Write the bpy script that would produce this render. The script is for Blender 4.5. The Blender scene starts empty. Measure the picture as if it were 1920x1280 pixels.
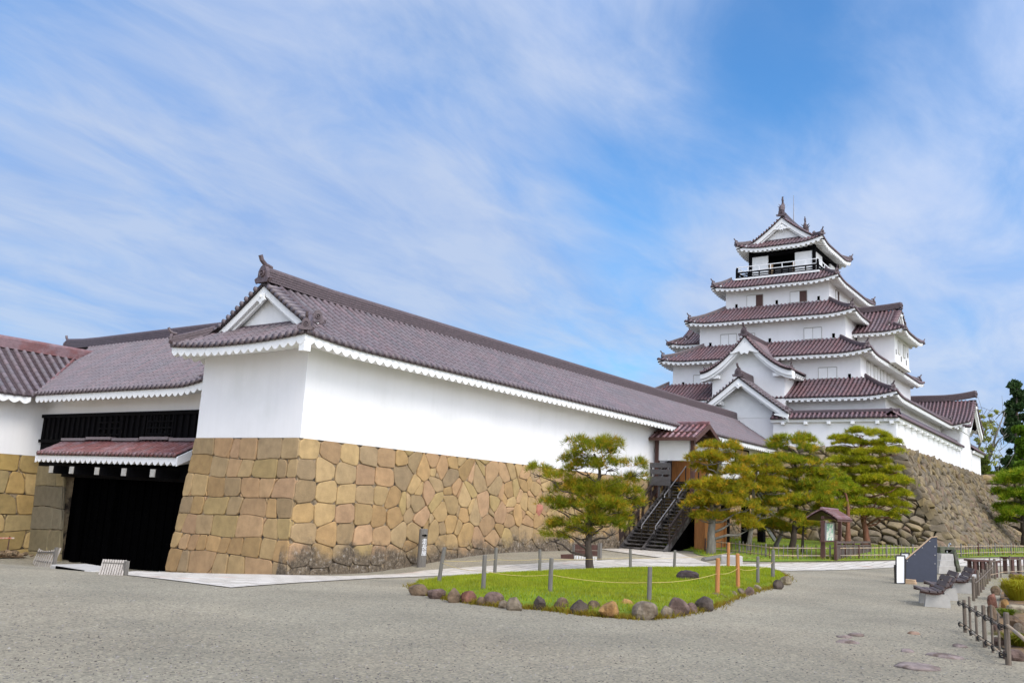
import bpy, math, random
import numpy as np
from mathutils import Vector, Matrix
random.seed(7); rng = np.random.default_rng(7)
scene = bpy.context.scene
COL = scene.collection
V3 = lambda *a: np.array(a, float)

# ------------------------------------------------------------------ camera
EYE = V3(0, 0, 2.5)
FOC = 1664.3                      # focal length in pixels of a 1920 px wide frame
def _basis(yaw, pitch, roll):
    f = V3(math.cos(pitch)*math.cos(yaw), math.cos(pitch)*math.sin(yaw), math.sin(pitch))
    r = V3(math.sin(yaw), -math.cos(yaw), 0); u = np.cross(r, f)
    return r*math.cos(roll)+u*math.sin(roll), -r*math.sin(roll)+u*math.cos(roll), f
RT, UP, FW = _basis(0.62791, 0.18305, 0.05330)
cam_d = bpy.data.cameras.new('camera'); cam = bpy.data.objects.new('camera', cam_d); COL.objects.link(cam)
cam_d.sensor_width = 36; cam_d.lens = FOC/1920*36; cam_d.clip_end = 6000; cam_d.clip_start = .05
m = Matrix.Identity(4)
for i in range(3):
    m[i][0] = RT[i]; m[i][1] = UP[i]; m[i][2] = -FW[i]; m[i][3] = EYE[i]
cam.matrix_world = m
scene.camera = cam

# ------------------------------------------------------------------ light, sky, exposure
SUN_EL, SUN_AZ = math.radians(44), math.radians(-112)      # azimuth measured from +X towards +Y
SUND = V3(math.cos(SUN_EL)*math.cos(SUN_AZ), math.cos(SUN_EL)*math.sin(SUN_AZ), math.sin(SUN_EL))
sd = bpy.data.lights.new('sun', 'SUN'); sd.energy = 1.4; sd.angle = math.radians(24); sd.color = (1, .92, .80)
so = bpy.data.objects.new('sun', sd); COL.objects.link(so)
so.rotation_euler = Vector(SUND).to_track_quat('Z', 'Y').to_euler()
scene.view_settings.view_transform = 'Standard'; scene.view_settings.look = 'None'
scene.view_settings.exposure = 0.41; scene.view_settings.gamma = 1
scene.render.resolution_x, scene.render.resolution_y = 1024, 682
scene.cycles.max_bounces = 6; scene.cycles.diffuse_bounces = 4
try: scene.cycles.use_denoising = True
except Exception: pass

def N(nt, typ, **kw):
    n = nt.nodes.new(typ)
    for k, v in kw.items():
        if k in n.inputs: n.inputs[k].default_value = v
        else: setattr(n, k, v)
    return n
def pixdir(px, py):
    d = FW + RT*(px-960)/FOC - UP*(py-640)/FOC
    return d/np.linalg.norm(d)

def make_world():
    w = bpy.data.worlds.new('World'); scene.world = w; w.use_nodes = True
    nt = w.node_tree; nt.nodes.clear(); L = nt.links.new
    out = N(nt, 'ShaderNodeOutputWorld'); bg = N(nt, 'ShaderNodeBackground'); bg.inputs['Strength'].default_value = .073
    L(bg.outputs[0], out.inputs[0])
    sky = N(nt, 'ShaderNodeTexSky', sky_type='NISHITA', sun_disc=False)
    sky.sun_elevation = SUN_EL; sky.sun_rotation = math.pi/2-SUN_AZ
    sky.air_density = 1.3; sky.dust_density = .3; sky.ozone_density = 2.5
    tc = N(nt, 'ShaderNodeTexCoord')
    sep = N(nt, 'ShaderNodeSeparateXYZ'); L(tc.outputs['Generated'], sep.inputs[0])
    def M(op, a, b=None, c=None, clamp=False):
        n = N(nt, 'ShaderNodeMath', operation=op, use_clamp=clamp)
        for i, q in enumerate((a, b, c)):
            if q is None: continue
            if isinstance(q, (int, float)): n.inputs[i].default_value = q
            else: L(q, n.inputs[i])
        return n.outputs[0]
    den = M('ADD', M('MAXIMUM', sep.outputs[2], 0), .16)
    cx, cy = M('DIVIDE', sep.outputs[0], den), M('DIVIDE', sep.outputs[1], den)
    comb = N(nt, 'ShaderNodeCombineXYZ'); L(cx, comb.inputs[0]); L(cy, comb.inputs[1])
    mp = N(nt, 'ShaderNodeMapping'); L(comb.outputs[0], mp.inputs[0])
    mp.inputs['Rotation'].default_value = (0, 0, math.radians(-62)); mp.inputs['Scale'].default_value = (.75, 1.2, 1)
    n1 = N(nt, 'ShaderNodeTexNoise', Scale=1.3, Detail=9, Roughness=.50, Distortion=.7); L(mp.outputs[0], n1.inputs['Vector'])
    mp2 = N(nt, 'ShaderNodeMapping'); L(comb.outputs[0], mp2.inputs[0]); mp2.inputs['Location'].default_value = (3.1, 7.7, 0)
    mp2.inputs['Rotation'].default_value = (0, 0, math.radians(-50)); mp2.inputs['Scale'].default_value = (.5, 1.1, 1)
    n2 = N(nt, 'ShaderNodeTexNoise', Scale=4.2, Detail=8, Roughness=.6, Distortion=.4); L(mp2.outputs[0], n2.inputs['Vector'])
    def lobe(px, py, r0, r1):       # soft patch of the dome round a direction
        d = pixdir(px, py)
        dot = N(nt, 'ShaderNodeVectorMath', operation='DOT_PRODUCT'); L(tc.outputs['Generated'], dot.inputs[0]); dot.inputs[1].default_value = d
        mr = N(nt, 'ShaderNodeMapRange', interpolation_type='SMOOTHSTEP'); L(dot.outputs['Value'], mr.inputs[0])
        mr.inputs[1].default_value = math.cos(math.radians(r1)); mr.inputs[2].default_value = math.cos(math.radians(r0))
        return mr.outputs[0]
    dens = M('ADD', M('MULTIPLY', n1.outputs['Fac'], .95), M('MULTIPLY', n2.outputs['Fac'], .5))
    cover = dens
    for (px, py, r0, r1, a) in SKY_LOBES:
        cover = M('ADD', cover, M('MULTIPLY', lobe(px, py, r0, r1), a))
    hz = M('POWER', M('SUBTRACT', 1, M('MAXIMUM', sep.outputs[2], 0)), 7); cover = M('ADD', cover, M('MULTIPLY', hz, .56))
    cf = N(nt, 'ShaderNodeMapRange', interpolation_type='SMOOTHERSTEP'); L(cover, cf.inputs[0])
    cf.inputs[1].default_value = .22; cf.inputs[2].default_value = 1.18
    cf.inputs[3].default_value = .05; cf.inputs[4].default_value = .90
    # thin cloud, with a glow round the unseen sun added to light the scene
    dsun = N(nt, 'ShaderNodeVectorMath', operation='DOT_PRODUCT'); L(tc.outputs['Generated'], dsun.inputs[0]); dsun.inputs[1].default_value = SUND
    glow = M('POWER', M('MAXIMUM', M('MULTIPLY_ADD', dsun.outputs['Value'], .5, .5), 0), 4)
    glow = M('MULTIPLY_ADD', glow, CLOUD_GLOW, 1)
    cr = N(nt, 'ShaderNodeValToRGB'); L(n2.outputs['Fac'], cr.inputs[0])
    cr.color_ramp.elements[0].position = .33; cr.color_ramp.elements[0].color = CLOUD_A
    cr.color_ramp.elements[1].position = .62; cr.color_ramp.elements[1].color = CLOUD_B
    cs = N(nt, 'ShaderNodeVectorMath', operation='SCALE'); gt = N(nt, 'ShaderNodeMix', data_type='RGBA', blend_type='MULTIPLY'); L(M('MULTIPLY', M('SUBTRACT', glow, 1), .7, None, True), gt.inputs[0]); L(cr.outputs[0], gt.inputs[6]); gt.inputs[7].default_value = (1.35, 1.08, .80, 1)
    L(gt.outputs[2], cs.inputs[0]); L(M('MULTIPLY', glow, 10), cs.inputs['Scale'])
    tint = N(nt, 'ShaderNodeMix', data_type='RGBA', blend_type='MULTIPLY'); tint.inputs[0].default_value = 1
    L(sky.outputs[0], tint.inputs[6]); tint.inputs[7].default_value = SKY_TINT
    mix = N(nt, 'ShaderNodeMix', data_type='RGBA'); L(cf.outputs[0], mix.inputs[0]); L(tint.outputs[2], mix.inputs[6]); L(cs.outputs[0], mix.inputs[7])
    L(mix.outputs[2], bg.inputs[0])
SKY_LOBES = [(1330, 250, 2, 12, -.20), (1560, 120, 2, 10, -.17), (1040, 270, 2, 9, -.02), (760, 130, 2, 8, -.16), (250, 600, 5, 26, .14), (900, 380, 2, 10, .18),
             (450, 330, 4, 18, .20), (1720, 500, 4, 16, .14), (250, 570, 2, 9, -.10), (1000, 560, 2, 12, -.10), (1180, 60, 1, 8, .12), (60, 100, 3, 14, -.06), (1450, 500, 1, 7, .16)]
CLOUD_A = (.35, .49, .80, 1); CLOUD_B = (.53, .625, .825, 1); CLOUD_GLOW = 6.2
SKY_TINT = (.66, 1.38, 1.98, 1)
make_world()

# ------------------------------------------------------------------ places
def ss(t): t = np.clip(t, 0, 1); return t*t*(3-2*t)
def G(x, y):
    """height of the ground: rises towards the castle, dips towards the gate"""
    return .62+.62*ss((x-36)/24)-1.6*np.exp(-((x-22)/np.where(x < 22, 11., 5.6))**2-((y-38)/16.5)**2)
def ray(px, py): return FW + RT*(px-960)/FOC - UP*(py-640)/FOC
def atx(px, py, X): d = ray(px, py); return EYE+d*X/d[0]
def aty(px, py, Y): d = ray(px, py); return EYE+d*Y/d[1]
def gpt(px, py, dz=0):
    d = ray(px, py); z = .6
    for _ in range(60):
        p = EYE+d*(z-EYE[2])/d[2]; z = z*.6+.4*(G(p[0], p[1])+dz)
    return V3(p[0], p[1], z)
def gz(x, y, dz=0): return V3(x, y, float(G(x, y))+dz)

# ------------------------------------------------------------------ materials
def mat(name, col, rough=.7, var=.25, scale=6., bump=.15, bscale=None, attr=False, col2=None, mixscale=2., metal=0., spec=.5, stretch=None, detail=6, extra=None, lo=.42, hi=.62, trans=0.):
    """noise-varied principled material; attr multiplies in the mesh colour 'Col'"""
    ma = bpy.data.materials.new(name); ma.use_nodes = True; nt = ma.node_tree; L = nt.links.new
    bs = nt.nodes['Principled BSDF']; bs.inputs['Roughness'].default_value = rough; bs.inputs['Metallic'].default_value = metal
    bs.inputs['Specular IOR Level'].default_value = spec
    tc = N(nt, 'ShaderNodeTexCoord'); vec = tc.outputs['Object']
    if stretch:
        mp = N(nt, 'ShaderNodeMapping'); mp.inputs['Scale'].default_value = stretch; L(vec, mp.inputs[0]); vec = mp.outputs[0]
    n = N(nt, 'ShaderNodeTexNoise', Scale=scale, Detail=detail, Roughness=.6); L(vec, n.inputs['Vector'])
    mr = N(nt, 'ShaderNodeMapRange'); L(n.outputs['Fac'], mr.inputs[0]); mr.inputs[1].default_value = .3; mr.inputs[2].default_value = .7
    mr.inputs[3].default_value = 1-var; mr.inputs[4].default_value = 1+var*.7
    base = N(nt, 'ShaderNodeRGB'); base.outputs[0].default_value = (*col, 1); cur = base.outputs[0]
    if col2:
        n2 = N(nt, 'ShaderNodeTexNoise', Scale=mixscale, Detail=5, Roughness=.6); L(vec, n2.inputs['Vector'])
        r2 = N(nt, 'ShaderNodeMapRange', interpolation_type='SMOOTHSTEP'); L(n2.outputs['Fac'], r2.inputs[0]); r2.inputs[1].default_value = lo; r2.inputs[2].default_value = hi
        mx = N(nt, 'ShaderNodeMix', data_type='RGBA'); L(r2.outputs[0], mx.inputs[0]); L(cur, mx.inputs[6]); mx.inputs[7].default_value = (*col2, 1); cur = mx.outputs[2]
    if attr:
        at = N(nt, 'ShaderNodeAttribute', attribute_name='Col')
        mx = N(nt, 'ShaderNodeMix', data_type='RGBA', blend_type='MULTIPLY'); mx.inputs[0].default_value = 1
        L(cur, mx.inputs[6]); L(at.outputs['Color'], mx.inputs[7]); cur = mx.outputs[2]
    if extra: cur = extra(nt, L, cur, vec)
    sc = N(nt, 'ShaderNodeVectorMath', operation='SCALE'); L(cur, sc.inputs[0]); L(mr.outputs[0], sc.inputs['Scale'])
    L(sc.outputs[0], bs.inputs['Base Color'])
    if bump:
        nb = N(nt, 'ShaderNodeTexNoise', Scale=bscale or scale*4, Detail=8, Roughness=.65); L(vec, nb.inputs['Vector'])
        bp = N(nt, 'ShaderNodeBump'); bp.inputs['Strength'].default_value = min(1, bump*2); bp.inputs['Distance'].default_value = .03
        L(nb.outputs['Fac'], bp.inputs['Height']); L(bp.outputs[0], bs.inputs['Normal'])
    if trans:
        tl = N(nt, 'ShaderNodeBsdfTranslucent'); L(sc.outputs[0], tl.inputs['Color']); ms = N(nt, 'ShaderNodeMixShader'); ms.inputs[0].default_value = trans
        L(bs.outputs[0], ms.inputs[1]); L(tl.outputs[0], ms.inputs[2]); L(ms.outputs[0], nt.nodes['Material Output'].inputs['Surface'])
    return ma

def stain_low(nt, L, cur, vec):
    """old dark lichen on the lowest stones"""
    geo = N(nt, 'ShaderNodeNewGeometry'); sp = N(nt, 'ShaderNodeSeparateXYZ'); L(geo.outputs['Position'], sp.inputs[0])
    nz = N(nt, 'ShaderNodeTexNoise', Scale=1.1, Detail=6, Roughness=.7); L(geo.outputs['Position'], nz.inputs['Vector'])
    # height above the sloping ground: the stain stops about a metre up, only on the long face (x > 19.6)
    def M(op, a, b, c=None):
        n = N(nt, 'ShaderNodeMath', operation=op)
        for i, q in enumerate((a, b, c)):
            if q is None: continue
            if isinstance(q, (int, float)): n.inputs[i].default_value = q
            else: L(q, n.inputs[i])
        return n.outputs[0]
    base = M('MULTIPLY_ADD', sp.outputs[0], .033, -.65)
    h = M('SUBTRACT', sp.outputs[2], base)
    h = M('ADD', h, M('MULTIPLY', M('SUBTRACT', nz.outputs['Fac'], .5), 2.2))
    h = M('ADD', h, M('MULTIPLY', M('MAXIMUM', M('SUBTRACT', sp.outputs[1], 22.7), 0), 9))
    mr = N(nt, 'ShaderNodeMapRange', interpolation_type='SMOOTHSTEP'); L(h, mr.inputs[0]); mr.inputs[1].default_value = 1.05; mr.inputs[2].default_value = .35
    n3 = N(nt, 'ShaderNodeTexNoise', Scale=9, Detail=7, Roughness=.75); L(geo.outputs['Position'], n3.inputs['Vector'])
    rp = N(nt, 'ShaderNodeValToRGB'); L(n3.outputs['Fac'], rp.inputs[0])
    e = rp.color_ramp.elements; e[0].position = .38; e[0].color = (.055, .042, .030, 1); e[1].position = .70; e[1].color = (.36, .33, .29, 1)
    x = e.new(.54); x.color = (.145, .108, .068, 1)
    mx = N(nt, 'ShaderNodeMix', data_type='RGBA'); L(mr.outputs[0], mx.inputs[0]); L(cur, mx.inputs[6]); L(rp.outputs[0], mx.inputs[7])
    return mx.outputs[2]

def gravel_extra(nt, L, cur, vec):
    vo = N(nt, 'ShaderNodeTexVoronoi', Scale=34.); L(vec, vo.inputs['Vector'])
    sp = N(nt, 'ShaderNodeSeparateColor'); L(vo.outputs['Color'], sp.inputs[0])
    rp = N(nt, 'ShaderNodeValToRGB'); L(sp.outputs[0], rp.inputs[0])
    e = rp.color_ramp.elements; e[0].position = 0; e[0].color = (.42, .41, .40, 1); e[1].position = 1; e[1].color = (1.5, 1.45, 1.36, 1)
    x = e.new(.2); x.color = (.8, .8, .8, 1); x = e.new(.85); x.color = (1.12, 1.1, 1.06, 1)
    mx = N(nt, 'ShaderNodeMix', data_type='RGBA', blend_type='MULTIPLY'); mx.inputs[0].default_value = .85
    L(cur, mx.inputs[6]); L(rp.outputs[0], mx.inputs[7])
    return mx.outputs[2]
def slab_extra(nt, L, cur, vec):
    mp = N(nt, 'ShaderNodeMapping'); mp.inputs['Scale'].default_value = (1, 1, 1); L(vec, mp.inputs[0])
    nz = N(nt, 'ShaderNodeTexNoise', Scale=.7, Detail=2); L(vec, nz.inputs['Vector'])
    ad = N(nt, 'ShaderNodeMix', data_type='RGBA', blend_type='LINEAR_LIGHT'); ad.inputs[0].default_value = .12; L(mp.outputs[0], ad.inputs[6]); L(nz.outputs['Color'], ad.inputs[7])
    br = N(nt, 'ShaderNodeTexBrick', Scale=1.1); L(ad.outputs[2], br.inputs['Vector'])
    br.inputs['Color1'].default_value = (1, 1, 1, 1); br.inputs['Color2'].default_value = (.82, .80, .76, 1); br.inputs['Mortar'].default_value = (.30, .27, .23, 1)
    br.inputs['Mortar Size'].default_value = .022; br.offset = .37; br.inputs['Brick Width'].default_value = .8; br.inputs['Row Height'].default_value = .5
    mx = N(nt, 'ShaderNodeMix', data_type='RGBA', blend_type='MULTIPLY'); mx.inputs[0].default_value = 1
    L(cur, mx.inputs[6]); L(br.outputs['Color'], mx.inputs[7])
    return mx.outputs[2]
def streaks(nt, L, cur, vec):
    """faint rain streaks on plaster"""
    mp = N(nt, 'ShaderNodeMapping'); mp.inputs['Scale'].default_value = (2.2, 2.2, .12); L(vec, mp.inputs[0])
    nz = N(nt, 'ShaderNodeTexNoise', Scale=1.6, Detail=6, Roughness=.65); L(mp.outputs[0], nz.inputs['Vector'])
    mr = N(nt, 'ShaderNodeMapRange'); L(nz.outputs['Fac'], mr.inputs[0]); mr.inputs[1].default_value = .45; mr.inputs[2].default_value = .8
    mr.inputs[3].default_value = 0; mr.inputs[4].default_value = .10
    mx = N(nt, 'ShaderNodeMix', data_type='RGBA'); L(mr.outputs[0], mx.inputs[0]); L(cur, mx.inputs[6]); mx.inputs[7].default_value = (.52, .5, .46, 1)
    return mx.outputs[2]

M = dict(
    gravel=mat('gravel', (.318, .288, .216), .95, .20, .35, .5, 60, col2=(.345, .305, .225), mixscale=.22, extra=gravel_extra),
    slab=mat('pale_flagstone', (.62, .58, .52), .85, .12, 4, .2, extra=slab_extra, col2=(.60, .46, .38), mixscale=.5, lo=.6, hi=.68),
    plaster=mat('white_plaster', (.80, .79, .785), .88, .05, .35, .06, 9, extra=streaks, col2=(.74, .735, .72), mixscale=.45, lo=.48, hi=.75),
    plaster_clean=mat('white_plaster_trim', (.80, .80, .785), .8, .05, 2, .05, 20),
    tile=mat('glazed_roof_tile', (.155, .128, .138), .40, .14, 5, .06, 30, attr=True, spec=.5, col2=(.165, .130, .136), mixscale=.6),
    tile_red=mat('red_roof_tile', (.20, .085, .082), .38, .25, 4, .06, 30, attr=True, spec=.55, col2=(.24, .15, .16), mixscale=1.5),
    tile_far=mat('dark_red_roof_tile', (.165, .098, .104), .40, .22, 3, .06, 20, attr=True, spec=.5, col2=(.15, .105, .118), mixscale=.7),
    ridge=mat('ridge_tile', (.105, .074, .078), .45, .3, 9, .25, 26, attr=True),
    pan=mat('roof_under', (.03, .02, .02), .8, .1, 4, 0),
    ashlar=mat('tan_ashlar', (1, 1, 1), .92, .2, 3.2, .4, 22, attr=True, extra=stain_low),
    joint=mat('wall_joint', (.06, .045, .03), .95, .3, 5, .1),
    mortar=mat('wall_mortar', (.33, .25, .155), .95, .3, 5, .1, col2=(.04, .03, .022), mixscale=1.8),
    rubble=mat('grey_brown_rubble', (1, 1, 1), .93, .32, 2.2, .6, 10, attr=True, col2=(.85, .78, .48), mixscale=.6, lo=.46, hi=.72),
    rock=mat('garden_rock', (1, 1, 1), .9, .4, 7, .6, 20, attr=True, col2=(.55, .5, .45), mixscale=4),
    dark_wood=mat('black_timber', (.004, .0037, .0045), .85, .35, 3, .2, stretch=(6, 6, .6), spec=.08),
    near_black=mat('dark_fill', (.0016, .0016, .0018), .95, .3, 3, 0, spec=0.),  # near-black colour stands in for the darkness inside openings; also the black arrow
    brown_wood=mat('brown_timber', (.085, .035, .025), .6, .3, 3, .2, stretch=(6, 6, .8)),
    stair_wood=mat('weathered_stair_timber', (.030, .024, .023), .75, .45, 2, .2, col2=(.11, .10, .095), mixscale=3.),
    orange_wood=mat('new_orange_timber', (.42, .17, .05), .6, .25, 3, .15, stretch=(8, 8, .6)),
    post_wood=mat('grey_post_wood', (.17, .155, .135), .85, .3, 4, .3, stretch=(8, 8, .6)),
    stake_wood=mat('weathered_stake', (.165, .130, .098), .9, .4, 5, .3, stretch=(8, 8, .7)),
    rail_wood=mat('dark_brown_rail', (.032, .018, .015), .6, .3, 3, .2, stretch=(6, 6, .8)),
    bench_wood=mat('bench_slats', (.10, .072, .068), .65, .3, 5, .2),
    concrete=mat('pale_concrete', (.42, .40, .365), .9, .15, 4, .2),
    steel=mat('steel_rail', (.32, .31, .31), .4, .15, 6, 0, metal=.8),
    black_metal=mat('black_metal', (.016, .014, .014), .5, .1, 6, 0),
    white_paint=mat('white_paint', (.82, .82, .82), .5, .04, 4, .02),
    slate=mat('blue_grey_panel', (.036, .041, .062), .5, .1, 6, .02, spec=.4),
    rope=mat('yellow_rope', (.62, .45, .16), .8, .2, 20, .1),
    black_rope=mat('black_twine', (.012, .012, .012), .9, .2, 20, .1),
    bamboo=mat('pale_bamboo', (.46, .33, .20), .6, .3, 6, .1, col2=(.26, .22, .17), mixscale=3),
    bark=mat('pine_bark', (.075, .055, .042), .95, .5, 6, .8, 18, stretch=(1, 1, .35)),
    bark_grey=mat('grey_bark', (.17, .155, .13), .95, .4, 6, .8, 18, stretch=(1, 1, .35)),
    bark_red=mat('red_pine_bark', (.20, .085, .05), .95, .4, 6, .8, 18, stretch=(1, 1, .35)),
    needle=mat('pine_needles', (1.1, 1.1, 1), .6, .15, 3, 0, attr=True, spec=.2, trans=.42),
    leaf=mat('leaves', (1.1, 1.1, 1), .6, .15, 3, 0, attr=True, spec=.2, trans=.4),
    grass=mat('grass_blades', (1, 1, .6), .8, .25, 1.5, 0, attr=True, spec=.1, trans=.35),
    turf=mat('turf', (.16, .25, .015), .95, .3, 2.5, .5, 40, col2=(.22, .26, .02), mixscale=.7),
    soil=mat('brown_soil', (.16, .105, .06), .95, .4, 5, .6, 20, col2=(.22, .13, .05), mixscale=2),
    glass=mat('dark_pane', (.02, .022, .026), .15, .1, 3, 0),
    grey_board=mat('grey_board', (.07, .066, .068), .75, .3, 3, .1, stretch=(1, 1, 5)),
    beige=mat('beige_board', (.48, .33, .20), .7, .15, 4, .1),
    map_green=mat('map_sheet', (.22, .50, .30), .5, .05, 4, 0, col2=(.72, .72, .58), mixscale=5., lo=.44, hi=.48),
    brass=mat('chrome_tap', (.6, .6, .6), .25, .05, 4, 0, metal=1.),
)

# ------------------------------------------------------------------ mesh helpers
class MB:
    """collects shapes, builds ONE mesh object"""
    def __init__(s): s.v = []; s.f = []; s.c = []
    def add(s, vs, fs, c=(1, 1, 1)):
        o = len(s.v); s.v += [tuple(map(float, p)) for p in vs]; s.c += [c]*len(vs); s.f += [tuple(i+o for i in f) for f in fs]; return s
    def box(s, lo, hi, c=(1, 1, 1)):
        x0, y0, z0 = lo; x1, y1, z1 = hi
        return s.add([(x0,y0,z0),(x1,y0,z0),(x1,y1,z0),(x0,y1,z0),(x0,y0,z1),(x1,y0,z1),(x1,y1,z1),(x0,y1,z1)],
                     [(3,2,1,0),(4,5,6,7),(0,1,5,4),(1,2,6,5),(2,3,7,6),(3,0,4,7)], c)
    def cbox(s, lo, hi, b=.01, c=(1, 1, 1)):
        """box with chamfered vertical and top edges"""
        x0, y0, z0 = lo; x1, y1, z1 = hi
        ring = lambda z, i: [(x0+i,y0,z),(x1-i,y0,z),(x1,y0+i,z),(x1,y1-i,z),(x1-i,y1,z),(x0+i,y1,z),(x0,y1-i,z),(x0,y0+i,z)]
        r0 = ring(z0, b); r1 = ring(z1-b, b)
        r2 = [(min(max(p[0],x0+b),x1-b), min(max(p[1],y0+b),y1-b), z1) for p in r1]
        fs = [tuple(range(7,-1,-1)), tuple(range(16,24))]
        for k in (0, 8):
            fs += [(k+i, k+(i+1)%8, k+8+(i+1)%8, k+8+i) for i in range(8)]
        return s.add(r0+r1+r2, fs, c)
    def bar(s, a, b, w, h, up=(0,0,1), c=(1,1,1)):
        """rectangular bar from a to b"""
        a, b = np.array(a, float), np.array(b, float); d = b-a; d /= np.linalg.norm(d)
        x = np.cross(d, up); x /= np.linalg.norm(x); y = np.cross(x, d)
        q = [(-1,-1),(1,-1),(1,1),(-1,1)]
        vs = [a+x*w/2*i+y*h/2*j for i, j in q]+[b+x*w/2*i+y*h/2*j for i, j in q]
        return s.add(vs, [(3,2,1,0),(4,5,6,7),(0,1,5,4),(1,2,6,5),(2,3,7,6),(3,0,4,7)], c)
    def tube(s, pts, r, n=8, c=(1,1,1), cap=True):
        pts = [np.array(p, float) for p in pts]; rs = r if hasattr(r, '__len__') else [r]*len(pts)
        vs = []; fs = []; prev = None
        for i, p in enumerate(pts):
            d = pts[min(i+1, len(pts)-1)]-pts[max(i-1, 0)]; d = d/max(np.linalg.norm(d), 1e-9)
            if prev is None:
                x = np.cross(d, (0,0,1)) if abs(d[2]) < .9 else np.cross(d, (1,0,0))
            else: x = prev-d*(prev@d)
            x = x/np.linalg.norm(x); prev = x; y = np.cross(d, x)
            vs += [p+rs[i]*(x*math.cos(2*math.pi*k/n)+y*math.sin(2*math.pi*k/n)) for k in range(n)]
        for i in range(len(pts)-1):
            fs += [(i*n+k, i*n+(k+1)%n, (i+1)*n+(k+1)%n, (i+1)*n+k) for k in range(n)]
        if cap: fs += [tuple(range(n-1,-1,-1)), tuple((len(pts)-1)*n+k for k in range(n))]
        return s.add(vs, fs, c)
    def prism(s, poly, depth, c=(1,1,1)):
        """polygon (3D points, planar) extruded by the vector depth"""
        n = len(poly); d = np.array(depth, float); a = [np.array(p, float) for p in poly]
        return s.add(a+[p+d for p in a], [tuple(range(n-1,-1,-1)), tuple(range(n, 2*n))]+[(i,(i+1)%n,n+(i+1)%n,n+i) for i in range(n)], c)
    def blob(s, cen, rad, seed, c=(1,1,1), rough=.22, nu=11, nv=7, flat=None, rz=0.):
        """an irregular stone"""
        r = np.random.default_rng(seed); ph = r.uniform(0, 6.28, 8); k = r.integers(1, 4, 8); pl = []
        for _ in range(9):
            n = r.normal(size=3); n /= np.linalg.norm(n); pl.append((n, r.uniform(.58, .9)))
        vs = []
        for j in range(nv+1):
            th = math.pi*j/nv
            for i in range(nu):
                a = 2*math.pi*i/nu
                d = V3(math.sin(th)*math.cos(a), math.sin(th)*math.sin(a), math.cos(th))
                q = 1+rough*.5*(math.sin(k[0]*a+ph[0])*math.sin(th)+.6*math.sin(k[1]*a+2*th+ph[1])*math.sin(th))
                for n, dd in pl:
                    t = d@n
                    if t > 1e-3: q = min(q, dd/t+.02)
                p = d*q*np.array(rad)
                vs.append((cen[0]+p[0]*math.cos(rz)-p[1]*math.sin(rz), cen[1]+p[0]*math.sin(rz)+p[1]*math.cos(rz), cen[2]+p[2]))
        fs = [(j*nu+i, (j+1)*nu+i, (j+1)*nu+(i+1)%nu, j*nu+(i+1)%nu) for j in range(nv) for i in range(nu)]
        return s.add(vs, fs, c)
    def build(s, name, material, parent=None, smooth=False):
        off = np.zeros(3); p = parent
        while p is not None: off += np.array(p.location); p = p.parent
        me = bpy.data.meshes.new(name)
        va = np.array(s.v, float).reshape(-1, 3)-off
        me.from_pydata(va.tolist(), [], s.f)
        at = me.attributes.new('Col', 'FLOAT_COLOR', 'POINT')
        ca = np.ones((len(s.v), 4), np.float32); ca[:, :3] = np.array(s.c, np.float32).reshape(-1, 3); at.data.foreach_set('color', ca.ravel())
        me.materials.append(material)
        if smooth: me.polygons.foreach_set('use_smooth', [True]*len(me.polygons))
        me.update()
        o = bpy.data.objects.new(name, me); COL.objects.link(o); o.parent = parent
        return o
def tris(name, material, verts, cols, parent=None, per=3):
    """a mesh of loose triangles / quads from numpy arrays"""
    off = np.zeros(3); p = parent
    while p is not None: off += np.array(p.location); p = p.parent
    me = bpy.data.meshes.new(name); n = len(verts)
    me.vertices.add(n); me.vertices.foreach_set('co', (verts-off).astype(np.float32).ravel())
    me.loops.add(n); me.loops.foreach_set('vertex_index', np.arange(n, dtype=np.int32))
    me.polygons.add(n//per); me.polygons.foreach_set('loop_start', np.arange(0, n, per, dtype=np.int32))
    me.polygons.foreach_set('loop_total', np.full(n//per, per, np.int32))
    me.update(calc_edges=True)
    at = me.attributes.new('Col', 'FLOAT_COLOR', 'POINT')
    ca = np.ones((n, 4), np.float32); ca[:, :3] = cols; at.data.foreach_set('color', ca.ravel())
    me.materials.append(material); me.validate()
    o = bpy.data.objects.new(name, me); COL.objects.link(o); o.parent = parent
    return o
def tag(o, label=None, cat=None, group=None, kind=None):
    if label: o['label'] = label
    if cat: o['category'] = cat
    if group: o['group'] = group
    if kind: o['kind'] = kind
    return o
def thing(name, label, cat, loc=(0,0,0), group=None):
    o = bpy.data.objects.new(name, None); COL.objects.link(o); o.location = [float(a) for a in loc]; o.empty_display_size = .2
    return tag(o, label, cat, group)
def dup(root, loc, rz=0, label=None, group=None):
    def cp(o, par):
        c = o.copy(); COL.objects.link(c)
        if par is not None: c.parent = par
        for ch in list(o.children): cp(ch, c)
        return c
    r = cp(root, None); r.location = [float(a) for a in loc]; r.rotation_euler = (0,0,rz)
    return tag(r, label, None, group)
def ordinal(i):
    w = 'first second third fourth fifth sixth seventh eighth ninth tenth eleventh twelfth thirteenth fourteenth fifteenth sixteenth seventeenth eighteenth nineteenth twentieth'.split()
    if i < 20: return w[i]
    t = ['twenty', 'thirty', 'forty'][(i+1)//10-2]; u = (i+1) % 10
    return (t+'-'+w[u-1]) if u else {'twenty': 'twentieth', 'thirty': 'thirtieth', 'forty': 'fortieth'}[t]

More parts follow.
